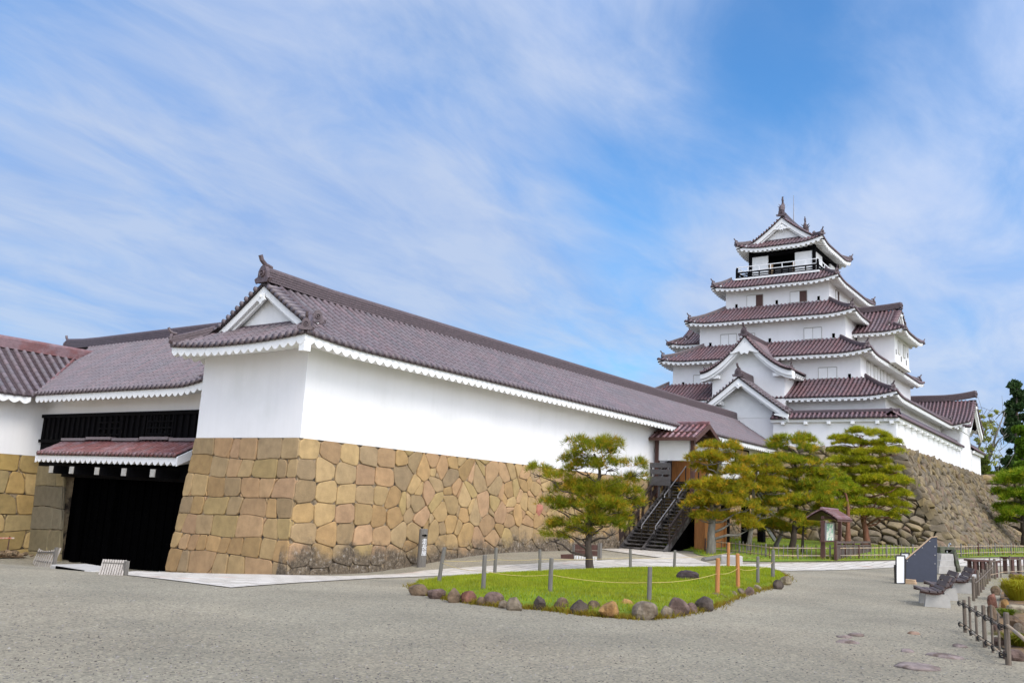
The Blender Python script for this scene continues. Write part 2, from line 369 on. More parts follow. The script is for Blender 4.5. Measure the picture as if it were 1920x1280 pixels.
# ------------------------------------------------------------------ roofs
class Slope:
    """one roof plane: origin O at the eave start, U along the eave, H uphill (horizontal), length Ln, run T, rise R"""
    def __init__(s, O, U, H, Ln, T, R, conc=.15, la=0., ld=2.5, ends=(1, 1), lo=None, hi=None):
        s.O, s.U, s.H = V3(*O), V3(*U), V3(*H); s.Ln, s.T, s.R, s.k = Ln, T, R, conc; s.la, s.ld, s.ends = la, ld, ends
        s.lo = lo or (lambda q: 0.); s.hi = hi or (lambda q: s.T)
    def z(s, t):
        q = t/s.T; return s.R*((1-s.k)*q+s.k*q*q)
    def lift(s, u, t):
        a = 0.
        if s.la:
            if s.ends[0] and u < s.ld: a += s.la*(1-max(u, -.3)/s.ld)**2
            if s.ends[1] and s.Ln-u < s.ld: a += s.la*(1-max(s.Ln-u, -.3)/s.ld)**2
        return a*max(0, 1-t/s.T)**1.2
    def P(s, u, t, h=0.):
        p = s.O+s.U*u+s.H*t; p = p.copy(); p[2] += s.z(t)+s.lift(u, t)+h; return p
    def nrm(s, t):
        dz = (s.z(t+.05)-s.z(t-.05))/.1; n = -s.H*dz+V3(0,0,1); return n/np.linalg.norm(n)
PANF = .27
def tiles(mb, sl, sp=.32, r=.085, tl=.34, disc=True, seg=6, var=.10, seed=1, start=0.):
    R = random.Random(seed); n = max(1, int(round((sl.Ln-start)/sp))); sp = (sl.Ln-start)/n
    ang = [math.pi*k/(seg-1) for k in range(seg)]
    for i in range(n):
        u = start+(i+.5)*sp; t0, t1 = sl.lo(u), sl.hi(u)
        if t1-t0 > .12:
            m_ = max(1, int(math.ceil((t1-t0)/tl))); hue = R.uniform(-.05, .05)
            for j in range(m_):
                a, b = t0+(t1-t0)*j/m_, t0+(t1-t0)*(j+1)/m_
                g = 1+R.uniform(-var, var); col = (g*(1+hue+R.uniform(-.04, .08)), g, g)
                vs = []
                for t, rr in ((a, r*1.07), (b, r*.95)):
                    nn = sl.nrm(t); c0 = sl.P(u, t)
                    vs += [c0+sl.U*rr*math.cos(q)+nn*(rr*math.sin(q)*1.05+.01) for q in ang]
                fs = [(k, k+1, seg+k+1, seg+k) for k in range(seg-1)]
                mb.add(vs, fs, col)
            if t0 <= .05 and disc:      # round end tile
                c0 = sl.P(u, t0)-sl.H*.05+V3(0,0,.02); q = 8
                ring = [c0+sl.U*r*1.15*math.cos(2*math.pi*k/q)+V3(0,0,1)*r*1.15*math.sin(2*math.pi*k/q) for k in range(q)]
                ring2 = [p+sl.H*.10 for p in ring]
                mb.add(ring+ring2+[c0+sl.H*.012], [(k, (k+1) % q, 2*q) for k in range(q)]+[(k+q, (k+1) % q+q, (k+1) % q, k) for k in range(q)], (.75, .72, .72))
        # pan tiles between two rolls
        ua, ub = u-sp/2, u+sp/2
        for (v0, v1) in ((ua, u), (u, ub)):
            s0, s1 = max(sl.lo(v0+1e-4), 0), max(sl.lo(v1-1e-4), 0); e0, e1 = sl.hi(v0+1e-4), sl.hi(v1-1e-4)
            if max(e0-s0, e1-s1) < .05: continue
            m_ = max(1, int(math.ceil(max(e0-s0, e1-s1)/(tl*.8))))
            for j in range(m_):
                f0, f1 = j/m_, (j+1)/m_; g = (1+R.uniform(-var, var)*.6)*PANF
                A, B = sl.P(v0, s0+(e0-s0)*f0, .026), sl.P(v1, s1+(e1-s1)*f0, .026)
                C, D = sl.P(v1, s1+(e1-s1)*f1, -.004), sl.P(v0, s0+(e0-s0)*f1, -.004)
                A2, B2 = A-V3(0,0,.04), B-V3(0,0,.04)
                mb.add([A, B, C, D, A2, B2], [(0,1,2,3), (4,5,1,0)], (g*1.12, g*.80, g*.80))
    return mb
def under(mb, sl, th=.05, drop=.03, nu=24, nt=4):
    """closed dark deck below the tiles"""
    top, bot = [], []
    for i in range(nu+1):
        u = sl.Ln*i/nu; a, b = sl.lo(min(max(u, 1e-4), sl.Ln-1e-4)), sl.hi(min(max(u, 1e-4), sl.Ln-1e-4))
        for j in range(nt+1):
            t = a+(max(b, a)-a)*j/nt; top.append(sl.P(u, t, -drop)); bot.append(sl.P(u, t, -drop-th))
    w = nt+1; k = len(top); fs = []
    for i in range(nu):
        for j in range(nt):
            q = (i*w+j, (i+1)*w+j, (i+1)*w+j+1, i*w+j+1); fs.append(q); fs.append(tuple(x+k for x in reversed(q)))
        fs.append((i*w+k, (i+1)*w+k, (i+1)*w, i*w))
    mb.add(top+bot, fs)
def eave(mb, sl, ov, zw=None, h=.24, tooth=.34, amp=.10, square=False, a=None, b=None, inset=.05, drop=.07, closed=(0, 0)):
    """white eave: fascia under the tiles and the soffit back to the wall, with a wavy or toothed lower edge (plastered rafters)"""
    a = (0 if closed[0] else inset) if a is None else a; b = (sl.Ln if closed[1] else sl.Ln-inset) if b is None else b
    per = 4 if square else 8
    n = max(1, int(round((b-a)/tooth))); step = (b-a)/n; us = []; hs = []
    for i in range(n):
        if square:
            us += [a+step*(i+.001), a+step*(i+.5), a+step*(i+.501), a+step*(i+1)]; hs += [0, 0, 1, 1]
        else:
            for k in range(per): us.append(a+step*(i+k/per)); hs.append(1-abs(math.sin(math.pi*k/per)))
    us.append(b); hs.append(hs[0])
    vs = []; fs = []
    for u, q in zip(us, hs):
        zt = sl.P(u, 0)[2]-drop; x = sl.O+sl.U*u+sl.H*inset
        zl = zt-h+amp*q; zb = zl+min(.25, sl.z(ov)*.35)
        f = sl.O+sl.U*u+sl.H*ov; y = sl.O+sl.U*u+sl.H*(inset+.1)
        if zw is not None: zb = min(zb, zl+.12)
        vs += [(x[0], x[1], zt+.02), (x[0], x[1], zl), (f[0], f[1], zb)]
    for i in range(len(us)-1):
        k = i*3; fs += [(k, k+1, k+4, k+3), (k+1, k+2, k+5, k+4)]
    mb.add(vs, fs)
    for i, on in ((0, closed[0]), (len(us)-1, closed[1])):           # closed ends
        if not on: continue
        f = sl.O+sl.U*us[i]+sl.H*ov; p = vs[i*3:i*3+3]
        mb.add(p+[(f[0], f[1], p[0][2]+.02)], [(0,1,2,3)])
def ridge(mb, pts, w=.30, h=.42, cap=.10, c=(1,1,1), layers=4):
    """stacked ridge tiles swept along pts, with a round cap"""
    prof = []; hw = w/2
    for k in range(layers):
        z0, z1 = h*k/layers, h*(k+1)/layers; q = hw*(1-.16*k/layers)
        prof += [(q, z0+.0), (q, z1-.025), (q-.025, z1-.02), (q-.025, z1)]
    for k in range(6):
        a = math.pi*k/5; prof.append((cap*1.15*math.cos(a), h+cap*math.sin(a)))
    prof += [(-x, z) for x, z in reversed(prof[:layers*4])]
    n = len(prof); vs = []; fs = []
    P = [np.array(p, float) for p in pts]
    for i, p in enumerate(P):
        d = P[min(i+1, len(P)-1)]-P[max(i-1, 0)]; x = V3(d[1], -d[0], 0); x /= np.linalg.norm(x)
        vs += [p+x*a+V3(0,0,z) for a, z in prof]
    for i in range(len(P)-1): fs += [(i*n+k, i*n+k+1, (i+1)*n+k+1, (i+1)*n+k) for k in range(n-1)]
    fs += [tuple(range(n)), tuple(range((len(P)-1)*n+n-1, (len(P)-1)*n-1, -1))]
    mb.add(vs, fs, c)
def oni(mb, p, d, s=1., horn=True):
    """ridge-end tile at p facing the horizontal direction d"""
    p = np.array(p, float); d = np.array(d, float); d = d/np.linalg.norm(d); x = V3(-d[1], d[0], 0); z = V3(0,0,1)
    pts = [(-.30,-.05),(-.36,.10),(-.26,.18),(-.24,.40),(-.12,.58),(0,.64),(.12,.58),(.24,.40),(.26,.18),(.36,.10),(.30,-.05)]
    mb.prism([p+x*a*s+z*b*s for a, b in pts], d*.16*s)
    rr = [p+d*.19*s+z*.30*s+(x*math.cos(k*math.pi/4)+z*math.sin(k*math.pi/4))*.13*s for k in range(9)]
    mb.tube(rr, .035*s, 5)
    mb.tube([p+d*.15*s+z*.30*s, p+d*.24*s+z*.30*s], [.06*s, .04*s], 6)
    for sg in (-1, 1): mb.tube([p+d*.05*s+x*sg*.22*s+z*.02*s, p+d*.08*s+x*sg*.40*s-z*.02*s, p+d*.08*s+x*sg*.46*s+z*.10*s, p+d*.08*s+x*sg*.38*s+z*.14*s], .05*s, 5)
    if horn: mb.tube([p-d*.25*s+z*.60*s, p+d*.05*s+z*.66*s, p+d*.24*s+z*.80*s, p+d*.33*s+z*.98*s], [.09*s, .09*s, .085*s, .085*s], 8)

def skirt(root, x0, x1, y0, y1, z, T, R, la=.35, ld=2.6, sides='FRLB', sp=.32, tmat='tile_far', ov=1.0, hipr=True, tooth=.42):
    """hipped skirt roof round a storey: four sloping planes, hip ridges, white toothed eave"""
    roof, eav, rd, dk = MB(), MB(), MB(), MB()
    S = {}
    def mk(O, U, H, Ln):
        hi = lambda u: max(0., min(T, u, Ln-u))
        return Slope(O, U, H, Ln, T, R, .18, la, ld, hi=hi)
    S['F'] = mk((x0, y1, z), (0,-1,0), (1,0,0), y1-y0)
    S['R'] = mk((x0, y0, z), (1,0,0), (0,1,0), x1-x0)
    S['L'] = mk((x1, y1, z), (-1,0,0), (0,-1,0), x1-x0)
    S['B'] = mk((x1, y0, z), (0,1,0), (-1,0,0), y1-y0)
    for k, sl in S.items():
        under(dk, sl, nu=40)
        if k in sides:
            tiles(roof, sl, sp, r=.085, tl=.5, seed=ord(k), seg=5)
            eave(eav, sl, ov, h=.28, tooth=tooth, amp=.12, square=True)
    for (a, sl, u0, dr) in ((0, S['F'], 0, 1), (1, S['R'], 0, 1), (2, S['F'], 0, -1), (3, S['B'], 0, 1)):
        pass
    hips = []
    if hipr:
        for cx, cy, sx, sy in ((x0, y0, 1, 1), (x0, y1, 1, -1), (x1, y0, -1, 1), (x1, y1, -1, -1)):
            f = S['F']; pts = []
            for q in (0.12, .3, .5, .75, 1.):
                t = T*q; pts.append(V3(cx+sx*t, cy+sy*t, z+f.z(t)+f.lift(t, t)+.02))
            rd = MB(); ridge(rd, pts, .26, .20, .085, layers=2)
            oni(rd, pts[0]+V3(0,0,.02), (-sx, -sy, 0), .62); hips.append(rd)
    tm = M[tmat]
    r = roof.build('roof', tm, root, True)
    dk.build('roof_deck', M['pan'], r); eav.build('eave', M['plaster_clean'], r)
    for rd in hips: rd.build('hip_ridge', M['ridge'], r)
    return r

def hipgable(root, C, ua, ub, ha, hb, z, R, T, conc=.2, la=.3, ld=2.4, ends=(1, 1), sp=.32, tl=.36, tmat='tile_far', ov=1.0, square=True, ridge_h=.42,
             r=.085, tooth=.42, pend=True, gw=.35, sides=(1, 1), barge=.34, ridge_up=.15, oni_s=1., eh=.28, amp=.12, seg=5, horn=True, flush=(0., 0.), ornate=False):
    """hip-and-gable roof. ridge along ua, centre C, half lengths ha (along) and hb (across), eave height z, rise R, skirt run T at the gable ends.
    ends: 1 skirt + gable, 2 plain gable (no skirt), 0 end hidden in another building"""
    ua, ub = V3(*ua), V3(*ub); C = V3(C[0], C[1], z)
    roof, dk, eav, rd, gb, pn = MB(), MB(), MB(), MB(), MB(), MB()
    e0, e1 = ends; Ln = 2*ha; slopes = []
    for sgn in (1, -1):
        O = C-ua*ha*sgn-ub*hb*sgn; U = ua*sgn; H = ub*sgn
        ea, eb = (e0, e1) if sgn == 1 else (e1, e0)
        def hi(u, ea=ea, eb=eb):
            t = hb
            if ea == 1 and u < T: t = min(t, max(u, 0))
            if eb == 1 and Ln-u < T: t = min(t, max(Ln-u, 0))
            return t
        sl = Slope(O, U, H, Ln, hb, R, conc, la, ld, (ea > 0, eb > 0), hi=hi); slopes.append(sl)
        under(dk, sl, nu=60)
        if sides[0 if sgn == 1 else 1]:
            tiles(roof, sl, sp, r, tl, seed=11+sgn, seg=seg); eave(eav, sl, ov, h=eh, tooth=tooth, amp=amp, square=square, closed=(ea == 2, eb == 2))
    S0 = slopes[0]
    ridx = []; gables = []
    for k, (e, sg) in enumerate(((e0, -1), (e1, 1))):
        if e == 0: ridx.append(ha); continue
        gb, pn = MB(), MB(); gables.append((gb, pn))
        aG = ha-(T if e == 1 else 0.)                 # verge position along the ridge
        ridx.append(aG)
        if e == 1:
            O = C+ua*ha*sg-ub*hb*(-sg)*-1 if False else C+ua*ha*sg+ub*hb*(1 if sg < 0 else -1)
            U = ub*(-1 if sg < 0 else 1); H = -ua*sg
            hi = lambda u: max(0., min(T+gw, u, 2*hb-u) if min(u, 2*hb-u) > T else min(u, 2*hb-u))
            sk = Slope(O, U, H, 2*hb, hb, R, conc, la, ld, (1, 1), hi=hi)
            under(dk, sk, nu=40); tiles(roof, sk, sp, r, tl, seed=5, seg=seg); eave(eav, sk, ov, h=eh, tooth=tooth, amp=amp, square=square)
            # small ridge where the skirt meets the gable wall
            pts = [sk.P(u, T+gw-.05, -.02) for u in np.linspace(T+.1, 2*hb-T-.1, 5)]; ridge(rd, pts, .2, .10, .05, layers=1)
        t0 = T if e == 1 else -.02
        ts = np.linspace(t0, hb, 9)
        zz = lambda t: z+S0.z(max(t, 0))+S0.lift(S0.ld*.0+T if e == 1 else 0., max(t, 0))
        P = lambda b, zq, a: V3(*(C+ua*sg*a+ub*b))*V3(1,1,0)+V3(0,0,zq)
        for sd_ in (-1, 1):
            # verge: short tiles pointing outwards, and a roll inside them
            nT = max(3, int((hb-t0)/.25))
            for j in range(nT):
                t = t0+.12+(hb-.25-t0)*j/nT; p = P(sd_*(hb-t), zz(t)+.08, aG+.12); q = P(sd_*(hb-t), zz(t)+.10, aG-.42)
                g = 1+random.uniform(-.15, .15); roof.tube([p, q], r*1.1, 7, (g, g, g))
            ridge(rd, [P(sd_*(hb-t), zz(t)+.03, aG-.5) for t in ts[:-1]], .18, .12, .085, layers=1)
            for j in range(len(ts)-1):
                a_, b_ = P(sd_*(hb-ts[j]), zz(ts[j])-.055, aG+.08), P(sd_*(hb-ts[j+1]), zz(ts[j+1])-.055, aG+.08)
                dk.prism([a_, b_, b_+V3(0,0,.12), a_+V3(0,0,.12)], -ua*sg*.5)
            # white barge board
            w = barge; out = [P(sd_*(hb-t), zz(t)-.06, aG) for t in ts]; inn = [P(sd_*max(hb-t-.0, 0), zz(t)-.06-w*(1.25 if t > hb-.01 else 1.1), aG) for t in ts]
            for j in range(len(ts)-1):
                gb.prism([out[j], out[j+1], inn[j+1], inn[j]], -ua*sg*.10)
            w2 = w*.45; o2 = [P(sd_*(hb-t), zz(t)-.07, aG-.12) for t in ts]; i2 = [P(sd_*(hb-t), zz(t)-.06-w*1.55, aG-.12) for t in ts]
            for j in range(len(ts)-1): gb.prism([o2[j], o2[j+1], i2[j+1], i2[j]], -ua*sg*.10)
            if e == 1:      # hip ridge from the verge foot to the corner
                pts = []
                for q in (.04, .3, .6, 1.): 
                    t = T*q; pts.append(P(sd_*(hb-t), z+S0.z(t)+S0.lift(t, t)+.03, ha-t))
                ridge(rd, pts, .26, .22, .09, layers=2)
                oni(rd, pts[0]+V3(0,0,.02), ua*sg+ub*sd_, .62*oni_s)
                oni(rd, P(sd_*(hb-T-.15), zz(T+.15)+.08, aG-.42), ua*sg*.5+ub*sd_, .7*oni_s, horn=False)
            else: oni(rd, P(sd_*(hb-.25), zz(.25)+.05, aG-.45), ub*sd_+ua*sg*.3, .6*oni_s, horn=False)
        # gable wall
        ag = aG-gw
        zb0 = z+S0.z(T+gw)-.05 if e == 1 else z-.1
        tri = [P(-(hb-ts[0]), zb0 if e == 1 else zz(0)-.2, ag)]+[P(-(hb-t), zz(t)-.08, ag) for t in ts]+[P((hb-t), zz(t)-.08, ag) for t in ts[::-1][1:]]+[P(hb-ts[0], zb0 if e == 1 else zz(0)-.2, ag)]
        gb.prism(tri, -ua*sg*.12)
        if pend:
            ap = P(0, zz(hb)-.06-barge*.95, aG+.03)-V3(0,0,.42 if ornate else .12); s_ = oni_s*(.62 if ornate else .8)
            sh = [(-.16,.10),(.16,.10),(.20,-.1),(.30,-.22),(.12,-.30),(0,-.46),(-.12,-.30),(-.30,-.22),(-.20,-.1)]
            if ornate: sh = [(-.2,.25),(.2,.25),(.45,-.05),(.85,-.30),(1.0,-.22),(1.15,-.45),(.75,-.42),(.5,-.52),(.35,-.38),(.18,-.62),(0,-.5),(-.18,-.62),(-.35,-.38),(-.5,-.52),(-.75,-.42),(-1.15,-.45),(-1.0,-.22),(-.85,-.30),(-.45,-.05)]
            pn.prism([ap+ub*a*s_+V3(0,0,b*s_) for a, b in sh], ua*sg*.07)
            pn.tube([ap+ua*sg*.06+V3(0,0,-.06*s_), ap+ua*sg*.14+V3(0,0,-.06*s_)], [.09*s_, .05*s_], 6)
    # main ridge
    a0, a1 = -(ridx[0])+flush[0]*0, ridx[1]
    zr = z+R-.02; n = 14; pts = []
    for i in range(n+1):
        a = a0+(a1-a0)*i/n; q = 0.
        if e0 and a-a0 < 3: q += ridge_up*(1-(a-a0)/3)**2
        if e1 and a1-a < 3: q += ridge_up*(1-(a1-a)/3)**2
        pts.append(V3(*(C+ua*a))*V3(1,1,0)+V3(0,0,zr+q))
    ridge(rd, pts, .34, ridge_h, .11, layers=5)
    if e0: oni(rd, pts[0]+V3(0,0,.0), -ua, oni_s, horn)
    if e1: oni(rd, pts[-1]+V3(0,0,.0), ua, oni_s, horn)
    ro = roof.build('roof', M[tmat], root, True); dk.build('roof_deck', M['pan'], ro); eav.build('eave', M['plaster_clean'], ro)
    rd.build('ridge', M['ridge'], ro)
    for gb, pn in gables:
        g = gb.build('gable', M['plaster_clean'], root)
        if pn.v: pn.build('gable_pendant', M['plaster_clean'], g)
    return ro, pts

def wall_roof(root, a, b, nrm, z, half, rise, tmat='tile_far', sp=.32, sides=(1, 1), la=0., ends=(0, 0)):
    """small two-sided tile coping on a wall that runs from a to b; nrm points outwards"""
    a, b, nrm = V3(*a, 0)[:3] if len(a) == 2 else V3(*a), V3(*b, 0)[:3] if len(b) == 2 else V3(*b), V3(*nrm)
    U = b-a; U[2] = 0; Ln = np.linalg.norm(U); U /= Ln; roof, dk, rd, ev = MB(), MB(), MB(), MB()
    for sg, on in ((1, sides[0]), (-1, sides[1])):
        O = a+nrm*half*sg; O = V3(O[0], O[1], z); sl = Slope(O, U, -nrm*sg, Ln, half, rise, .05, la, 3., ends)
        if on: tiles(roof, sl, sp, .085, .4, seg=5)
        under(dk, sl)
        ev.prism([V3(*(O-nrm*sg*.12))-V3(0,0,.05), V3(*(O+U*Ln-nrm*sg*.12))-V3(0,0,.05), V3(*(O+U*Ln-nrm*sg*.16))-V3(0,0,.28), V3(*(O-nrm*sg*.16))-V3(0,0,.28)], -nrm*sg*.2)
    sl = Slope(V3(a[0], a[1], z+rise), U, -nrm, Ln, half, .0001, 0, la, 3., ends)
    ridge(rd, [sl.P(Ln*k/10, 0) for k in range(11)], .24, .14, .09, layers=1)
    r = roof.build('roof', M[tmat], root, True); dk.build('roof_deck', M['pan'], r); rd.build('ridge', M['ridge'], r); ev.build('eave', M['plaster_clean'], r)
    return r

# ------------------------------------------------------------------ stone walls
def clip(poly, n, d):
    """keep the part of poly where p.n <= d"""
    out = []; k = len(poly)
    for i in range(k):
        p, q = poly[i], poly[(i+1) % k]; a, b = p@n-d, q@n-d
        if a <= 0: out.append(p)
        if a*b < 0: out.append(p+(q-p)*(a/(a-b)))
    return out
def stones(mb, P, Lu, Lv, cu, cv, seed, gap=.03, jit=.32, bulge=.05, bev=.07, pal=None, depth=.12, row=True, chaikin=0, corner=(0, 0), tilt=.03, off=0., small=0., square=0.):
    """irregular stones filling the patch P(u,v,h), u in 0..Lu, v in 0..Lv; h is the height off the wall"""
    r = np.random.default_rng(seed); S = []; Wt = []
    nv = max(1, int(round(Lv/cv)))
    for j in range(nv):
        nu = max(1, int(round(Lu/(cu*r.uniform(.85, 1.2)))))
        ph = r.uniform(0, 1)
        for i in range(int(square/cu)):
            S.append(((i+.5)*square/int(square/cu)+r.normal(0, .07), (j+.5)*Lv/nv+r.normal(0, .03))); Wt.append(cv*r.uniform(.42, .50))
        for i in range(nu+1):
            jj = jit*.45 if j == nv-1 else jit
            u_ = (i+ph-.5)*Lu/nu; k_ = jit
            if square and u_ < square: continue
            S.append((u_+r.uniform(-k_, k_)*Lu/nu, (j+.5+r.uniform(-jj, jj))*Lv/nv)); Wt.append(cv*r.uniform(.30, .60))
            if small and r.uniform() < small and not (square and u_ < square):
                S.append((u_+r.uniform(.35, .65)*Lu/nu, (j+r.choice([.05, .95])+r.uniform(-.12, .12))*Lv/nv)); Wt.append(cv*r.uniform(.12, .24))
    S = np.array(S); Wt = np.array(Wt)
    if not small: Wt[:] = .3
    for i, s in enumerate(S):
        poly = [np.array(q, float) for q in ((0, 0), (Lu, 0), (Lu, Lv), (0, Lv))]
        d = S-s; dist = np.hypot(d[:, 0], d[:, 1])
        for j in np.argsort(dist)[1:26]:
            if dist[j] < 1e-6: continue
            n = d[j]/dist[j]; poly = clip(poly, n, s@n+(dist[j]**2+Wt[i]**2-Wt[j]**2)/(2*dist[j])-gap/2*r.uniform(.3, 1.4))
            if len(poly) < 3: break
        if len(poly) < 3: continue
        q = np.array(poly); x, y = q[:, 0], q[:, 1]
        A = .5*abs(np.dot(x, np.roll(y, -1))-np.dot(y, np.roll(x, -1)))
        if A < .012: continue
        c = q.mean(0)
        for _ in range(chaikin):
            nq = []
            for k in range(len(q)):
                p0, p1 = q[k], q[(k+1) % len(q)]; nq += [p0*.82+p1*.18, p0*.18+p1*.82]
            q = np.array(nq)
        rad = math.sqrt(A/math.pi); n = len(q); f = max(.5, 1-bev/rad)
        tu, tv = r.uniform(-tilt, tilt, 2)/max(rad, .2); h0 = r.uniform(-.02, .02)+off
        H = lambda p, h: P(p[0], p[1], h+h0+tu*(p[0]-c[0])+tv*(p[1]-c[1]))
        mid = 1-(1-f)*.45; bq = r.uniform(.95, 1.2)
        vs = [P(p[0], p[1], -depth) for p in q]+[H(c+(p-c)*.995, bulge*.15) for p in q]+[H(c+(p-c)*mid, bulge*.62) for p in q]+[H(c+(p-c)*f, bulge*.85) for p in q]+[H(c+(p-c)*f*.5, bulge*bq) for p in q]+[H(c, bulge*bq*1.05)]
        fs = []
        for lv in range(4): fs += [(lv*n+k, lv*n+(k+1) % n, (lv+1)*n+(k+1) % n, (lv+1)*n+k) for k in range(n)]
        fs += [(4*n+k, 4*n+(k+1) % n, 5*n) for k in range(n)]
        w = pal[int(r.integers(len(pal)))]; g = r.uniform(.82, 1.15)
        mb.add(vs, fs, tuple(np.array(w)*g))
def blocks(mb, P, Lu, Lv, cu, cv, seed, gap=.022, wave=.05, slant=.12, cut=.3, cutf=.28, bulge=.03, bev=.04, pal=None, depth=.12, chaikin=0, tilt=.012, fill=True):
    """squared stones laid in rough courses: wavy bed joints, slanting upright joints, some corners cut and filled with slivers"""
    r = np.random.default_rng(seed); nv = max(1, int(round(Lv/cv))); nb = max(3, int(Lu/cu)+1)
    xs = np.linspace(-.01, Lu+.01, nb*2); rows = []
    for j in range(nv+1):
        y = np.full(len(xs), Lv*j/nv)
        if 0 < j < nv: y += np.convolve(r.normal(0, wave, len(xs)+2), [.25,.5,.25], 'valid')+wave*1.2*np.sin(xs*r.uniform(.3, .8)+r.uniform(0, 6))
        rows.append(y)
    def stone(q, w):
        q = np.array(q); n = len(q); x, y = q[:, 0], q[:, 1]; A = .5*abs(np.dot(x, np.roll(y, -1))-np.dot(y, np.roll(x, -1)))
        if A < .008: return
        c = q.mean(0); rad = math.sqrt(A/math.pi); q = c+(q-c)*max(.6, 1-gap/rad*r.uniform(.4, 1.2))
        for _ in range(chaikin):
            nq = []
            for k in range(len(q)): p0, p1 = q[k], q[(k+1) % len(q)]; nq += [p0*.86+p1*.14, p0*.14+p1*.86]
            q = np.array(nq)
        n = len(q); f = max(.5, 1-bev/rad); tu, tv = r.uniform(-tilt, tilt, 2)/max(rad, .2); h0 = r.uniform(-.015, .02)
        H = lambda p, h: P(p[0], p[1], h+h0+tu*(p[0]-c[0])+tv*(p[1]-c[1]))
        mid = 1-(1-f)*.4
        vs = [P(p[0], p[1], -depth) for p in q]+[H(c+(p-c)*.997, bulge*.1) for p in q]+[H(c+(p-c)*mid, bulge*.6) for p in q]+[H(c+(p-c)*f, bulge*.9) for p in q]+[H(c+(p-c)*f*.5, bulge*.95) for p in q]+[H(c, bulge*.97)]
        fs = []
        for lv in range(4): fs += [(lv*n+k, lv*n+(k+1) % n, (lv+1)*n+(k+1) % n, (lv+1)*n+k) for k in range(n)]
        fs += [(4*n+k, 4*n+(k+1) % n, 5*n) for k in range(n)]
        mb.add(vs, fs, tuple(np.array(w)*r.uniform(.85, 1.13)))
    for j in range(nv):
        u = 0.; prev = 0.
        lo = lambda q: np.interp(q, xs, rows[j]); hi = lambda q: np.interp(q, xs, rows[j+1])
        while u < Lu-1e-3:
            w = cu*r.choice([.55, .8, 1., 1.15, 1.5]); un = u+w; sl = r.uniform(-slant, slant)
            if un > Lu-cu*.35: un, sl = Lu, 0.
            a0, a1 = u-prev/2, u+prev/2; b0, b1 = un-sl/2, un+sl/2
            if u == 0: a0 = a1 = 0.
            bot = [a0]+[x for x in xs if a0+.1 < x < b0-.1]+[b0]; top = [a1]+[x for x in xs if a1+.1 < x < b1-.1]+[b1]
            q = [np.array((x, lo(x))) for x in bot]+[np.array((x, hi(x))) for x in top[::-1]]
            w_ = pal[int(r.integers(len(pal)))]; extra = []
            nb_ = len(bot)
            for idx in (0, nb_-1, nb_, len(q)-1):
                edge = (u == 0 and idx in (0, len(q)-1)) or (un == Lu and idx in (nb_-1, nb_)) or (j == nv-1 and idx >= nb_)
                if r.uniform() < cut and not edge: extra.append(idx)
            nq = []
            for k, p in enumerate(q):
                if k in extra:
                    p0, p1 = q[k-1], q[(k+1) % len(q)]; f0 = min(.48, cutf*r.uniform(.6, 1.5)); f1 = min(.48, cutf*r.uniform(.6, 1.5))
                    A_, B_ = p+(p0-p)*f0, p+(p1-p)*f1; nq += [A_, B_]
                    if fill and r.uniform() < .75: stone([A_+(p-A_)*.12, p, B_+(p-B_)*.12], pal[int(r.integers(len(pal)))])
                else: nq.append(p)
            stone(nq, w_); u = un; prev = sl
def patch(tl, tr, bl, br, n, conc=0.):
    """bilinear wall patch: u along, v up; conc bows the foot outwards"""
    tl, tr, bl, br, n = (V3(*q) for q in (tl, tr, bl, br, n)); n = n/np.linalg.norm(n)
    Lu = np.linalg.norm(tr-tl); Lv = (np.linalg.norm(tl-bl)+np.linalg.norm(tr-br))/2
    def P(u, v, h):
        a, b = u/Lu, v/Lv
        p = (bl*(1-a)+br*a)*(1-b)+(tl*(1-a)+tr*a)*b
        return p+n*(h-conc*4*b*(1-b))
    return P, Lu, Lv
def backing(mb, P, Lu, Lv, h, nu=8, nv=6):
    vs = [P(Lu*i/nu, Lv*j/nv, h) for i in range(nu+1) for j in range(nv+1)]; w = nv+1
    mb.add(vs, [(i*w+j, (i+1)*w+j, (i+1)*w+j+1, i*w+j+1) for i in range(nu) for j in range(nv)])
TAN = [(.34,.222,.092),(.36,.25,.115),(.35,.225,.125),(.385,.275,.13),(.28,.205,.115),(.36,.225,.098),(.41,.295,.15),(.385,.235,.125),(.30,.225,.125),(.33,.25,.105),(.37,.23,.14),(.26,.20,.125)]
TAN = [tuple(.62*a+.38*b for a, b in zip(q, (.370,.235,.102))) for q in TAN]
OCH = [(.34, .23, .075), (.30, .21, .08), (.38, .25, .09), (.27, .20, .09), (.40, .28, .12)]
GRB = [(0.157, 0.120, 0.074), (0.178, 0.137, 0.083), (0.146, 0.116, 0.079), (0.189, 0.142, 0.077), (0.162, 0.127, 0.083), (0.137, 0.110, 0.077), (0.205, 0.157, 0.090), (0.168, 0.116, 0.077)]

# ================================================================== THE SETTING
def sheet(name, xs, ys, dz, material, kind='structure', cond=None):
    X, Y = np.meshgrid(xs, ys, indexing='ij'); Z = G(X, Y)+dz
    vs = np.stack([X, Y, Z], -1).reshape(-1, 3); w = len(ys)
    fs = [(i*w+j, (i+1)*w+j, (i+1)*w+j+1, i*w+j+1) for i in range(len(xs)-1) for j in range(w-1)]
    mb = MB(); mb.v = vs.tolist(); mb.f = fs; mb.c = [(1,1,1)]*len(vs)
    return tag(mb.build(name, material, None, True), kind=kind)
gx = np.concatenate([[-2500, -900, -300, -100, -40, -20], np.arange(-10, 66, .75), np.arange(66, 130, 4), [150, 220, 400, 900, 2600]])
gy = np.concatenate([[-2500, -900, -300, -100, -40], np.arange(-20, 56, .75), np.arange(56, 100, 6), [140, 300, 900, 2500]])
sheet('ground', gx, gy, 0, M['gravel'])

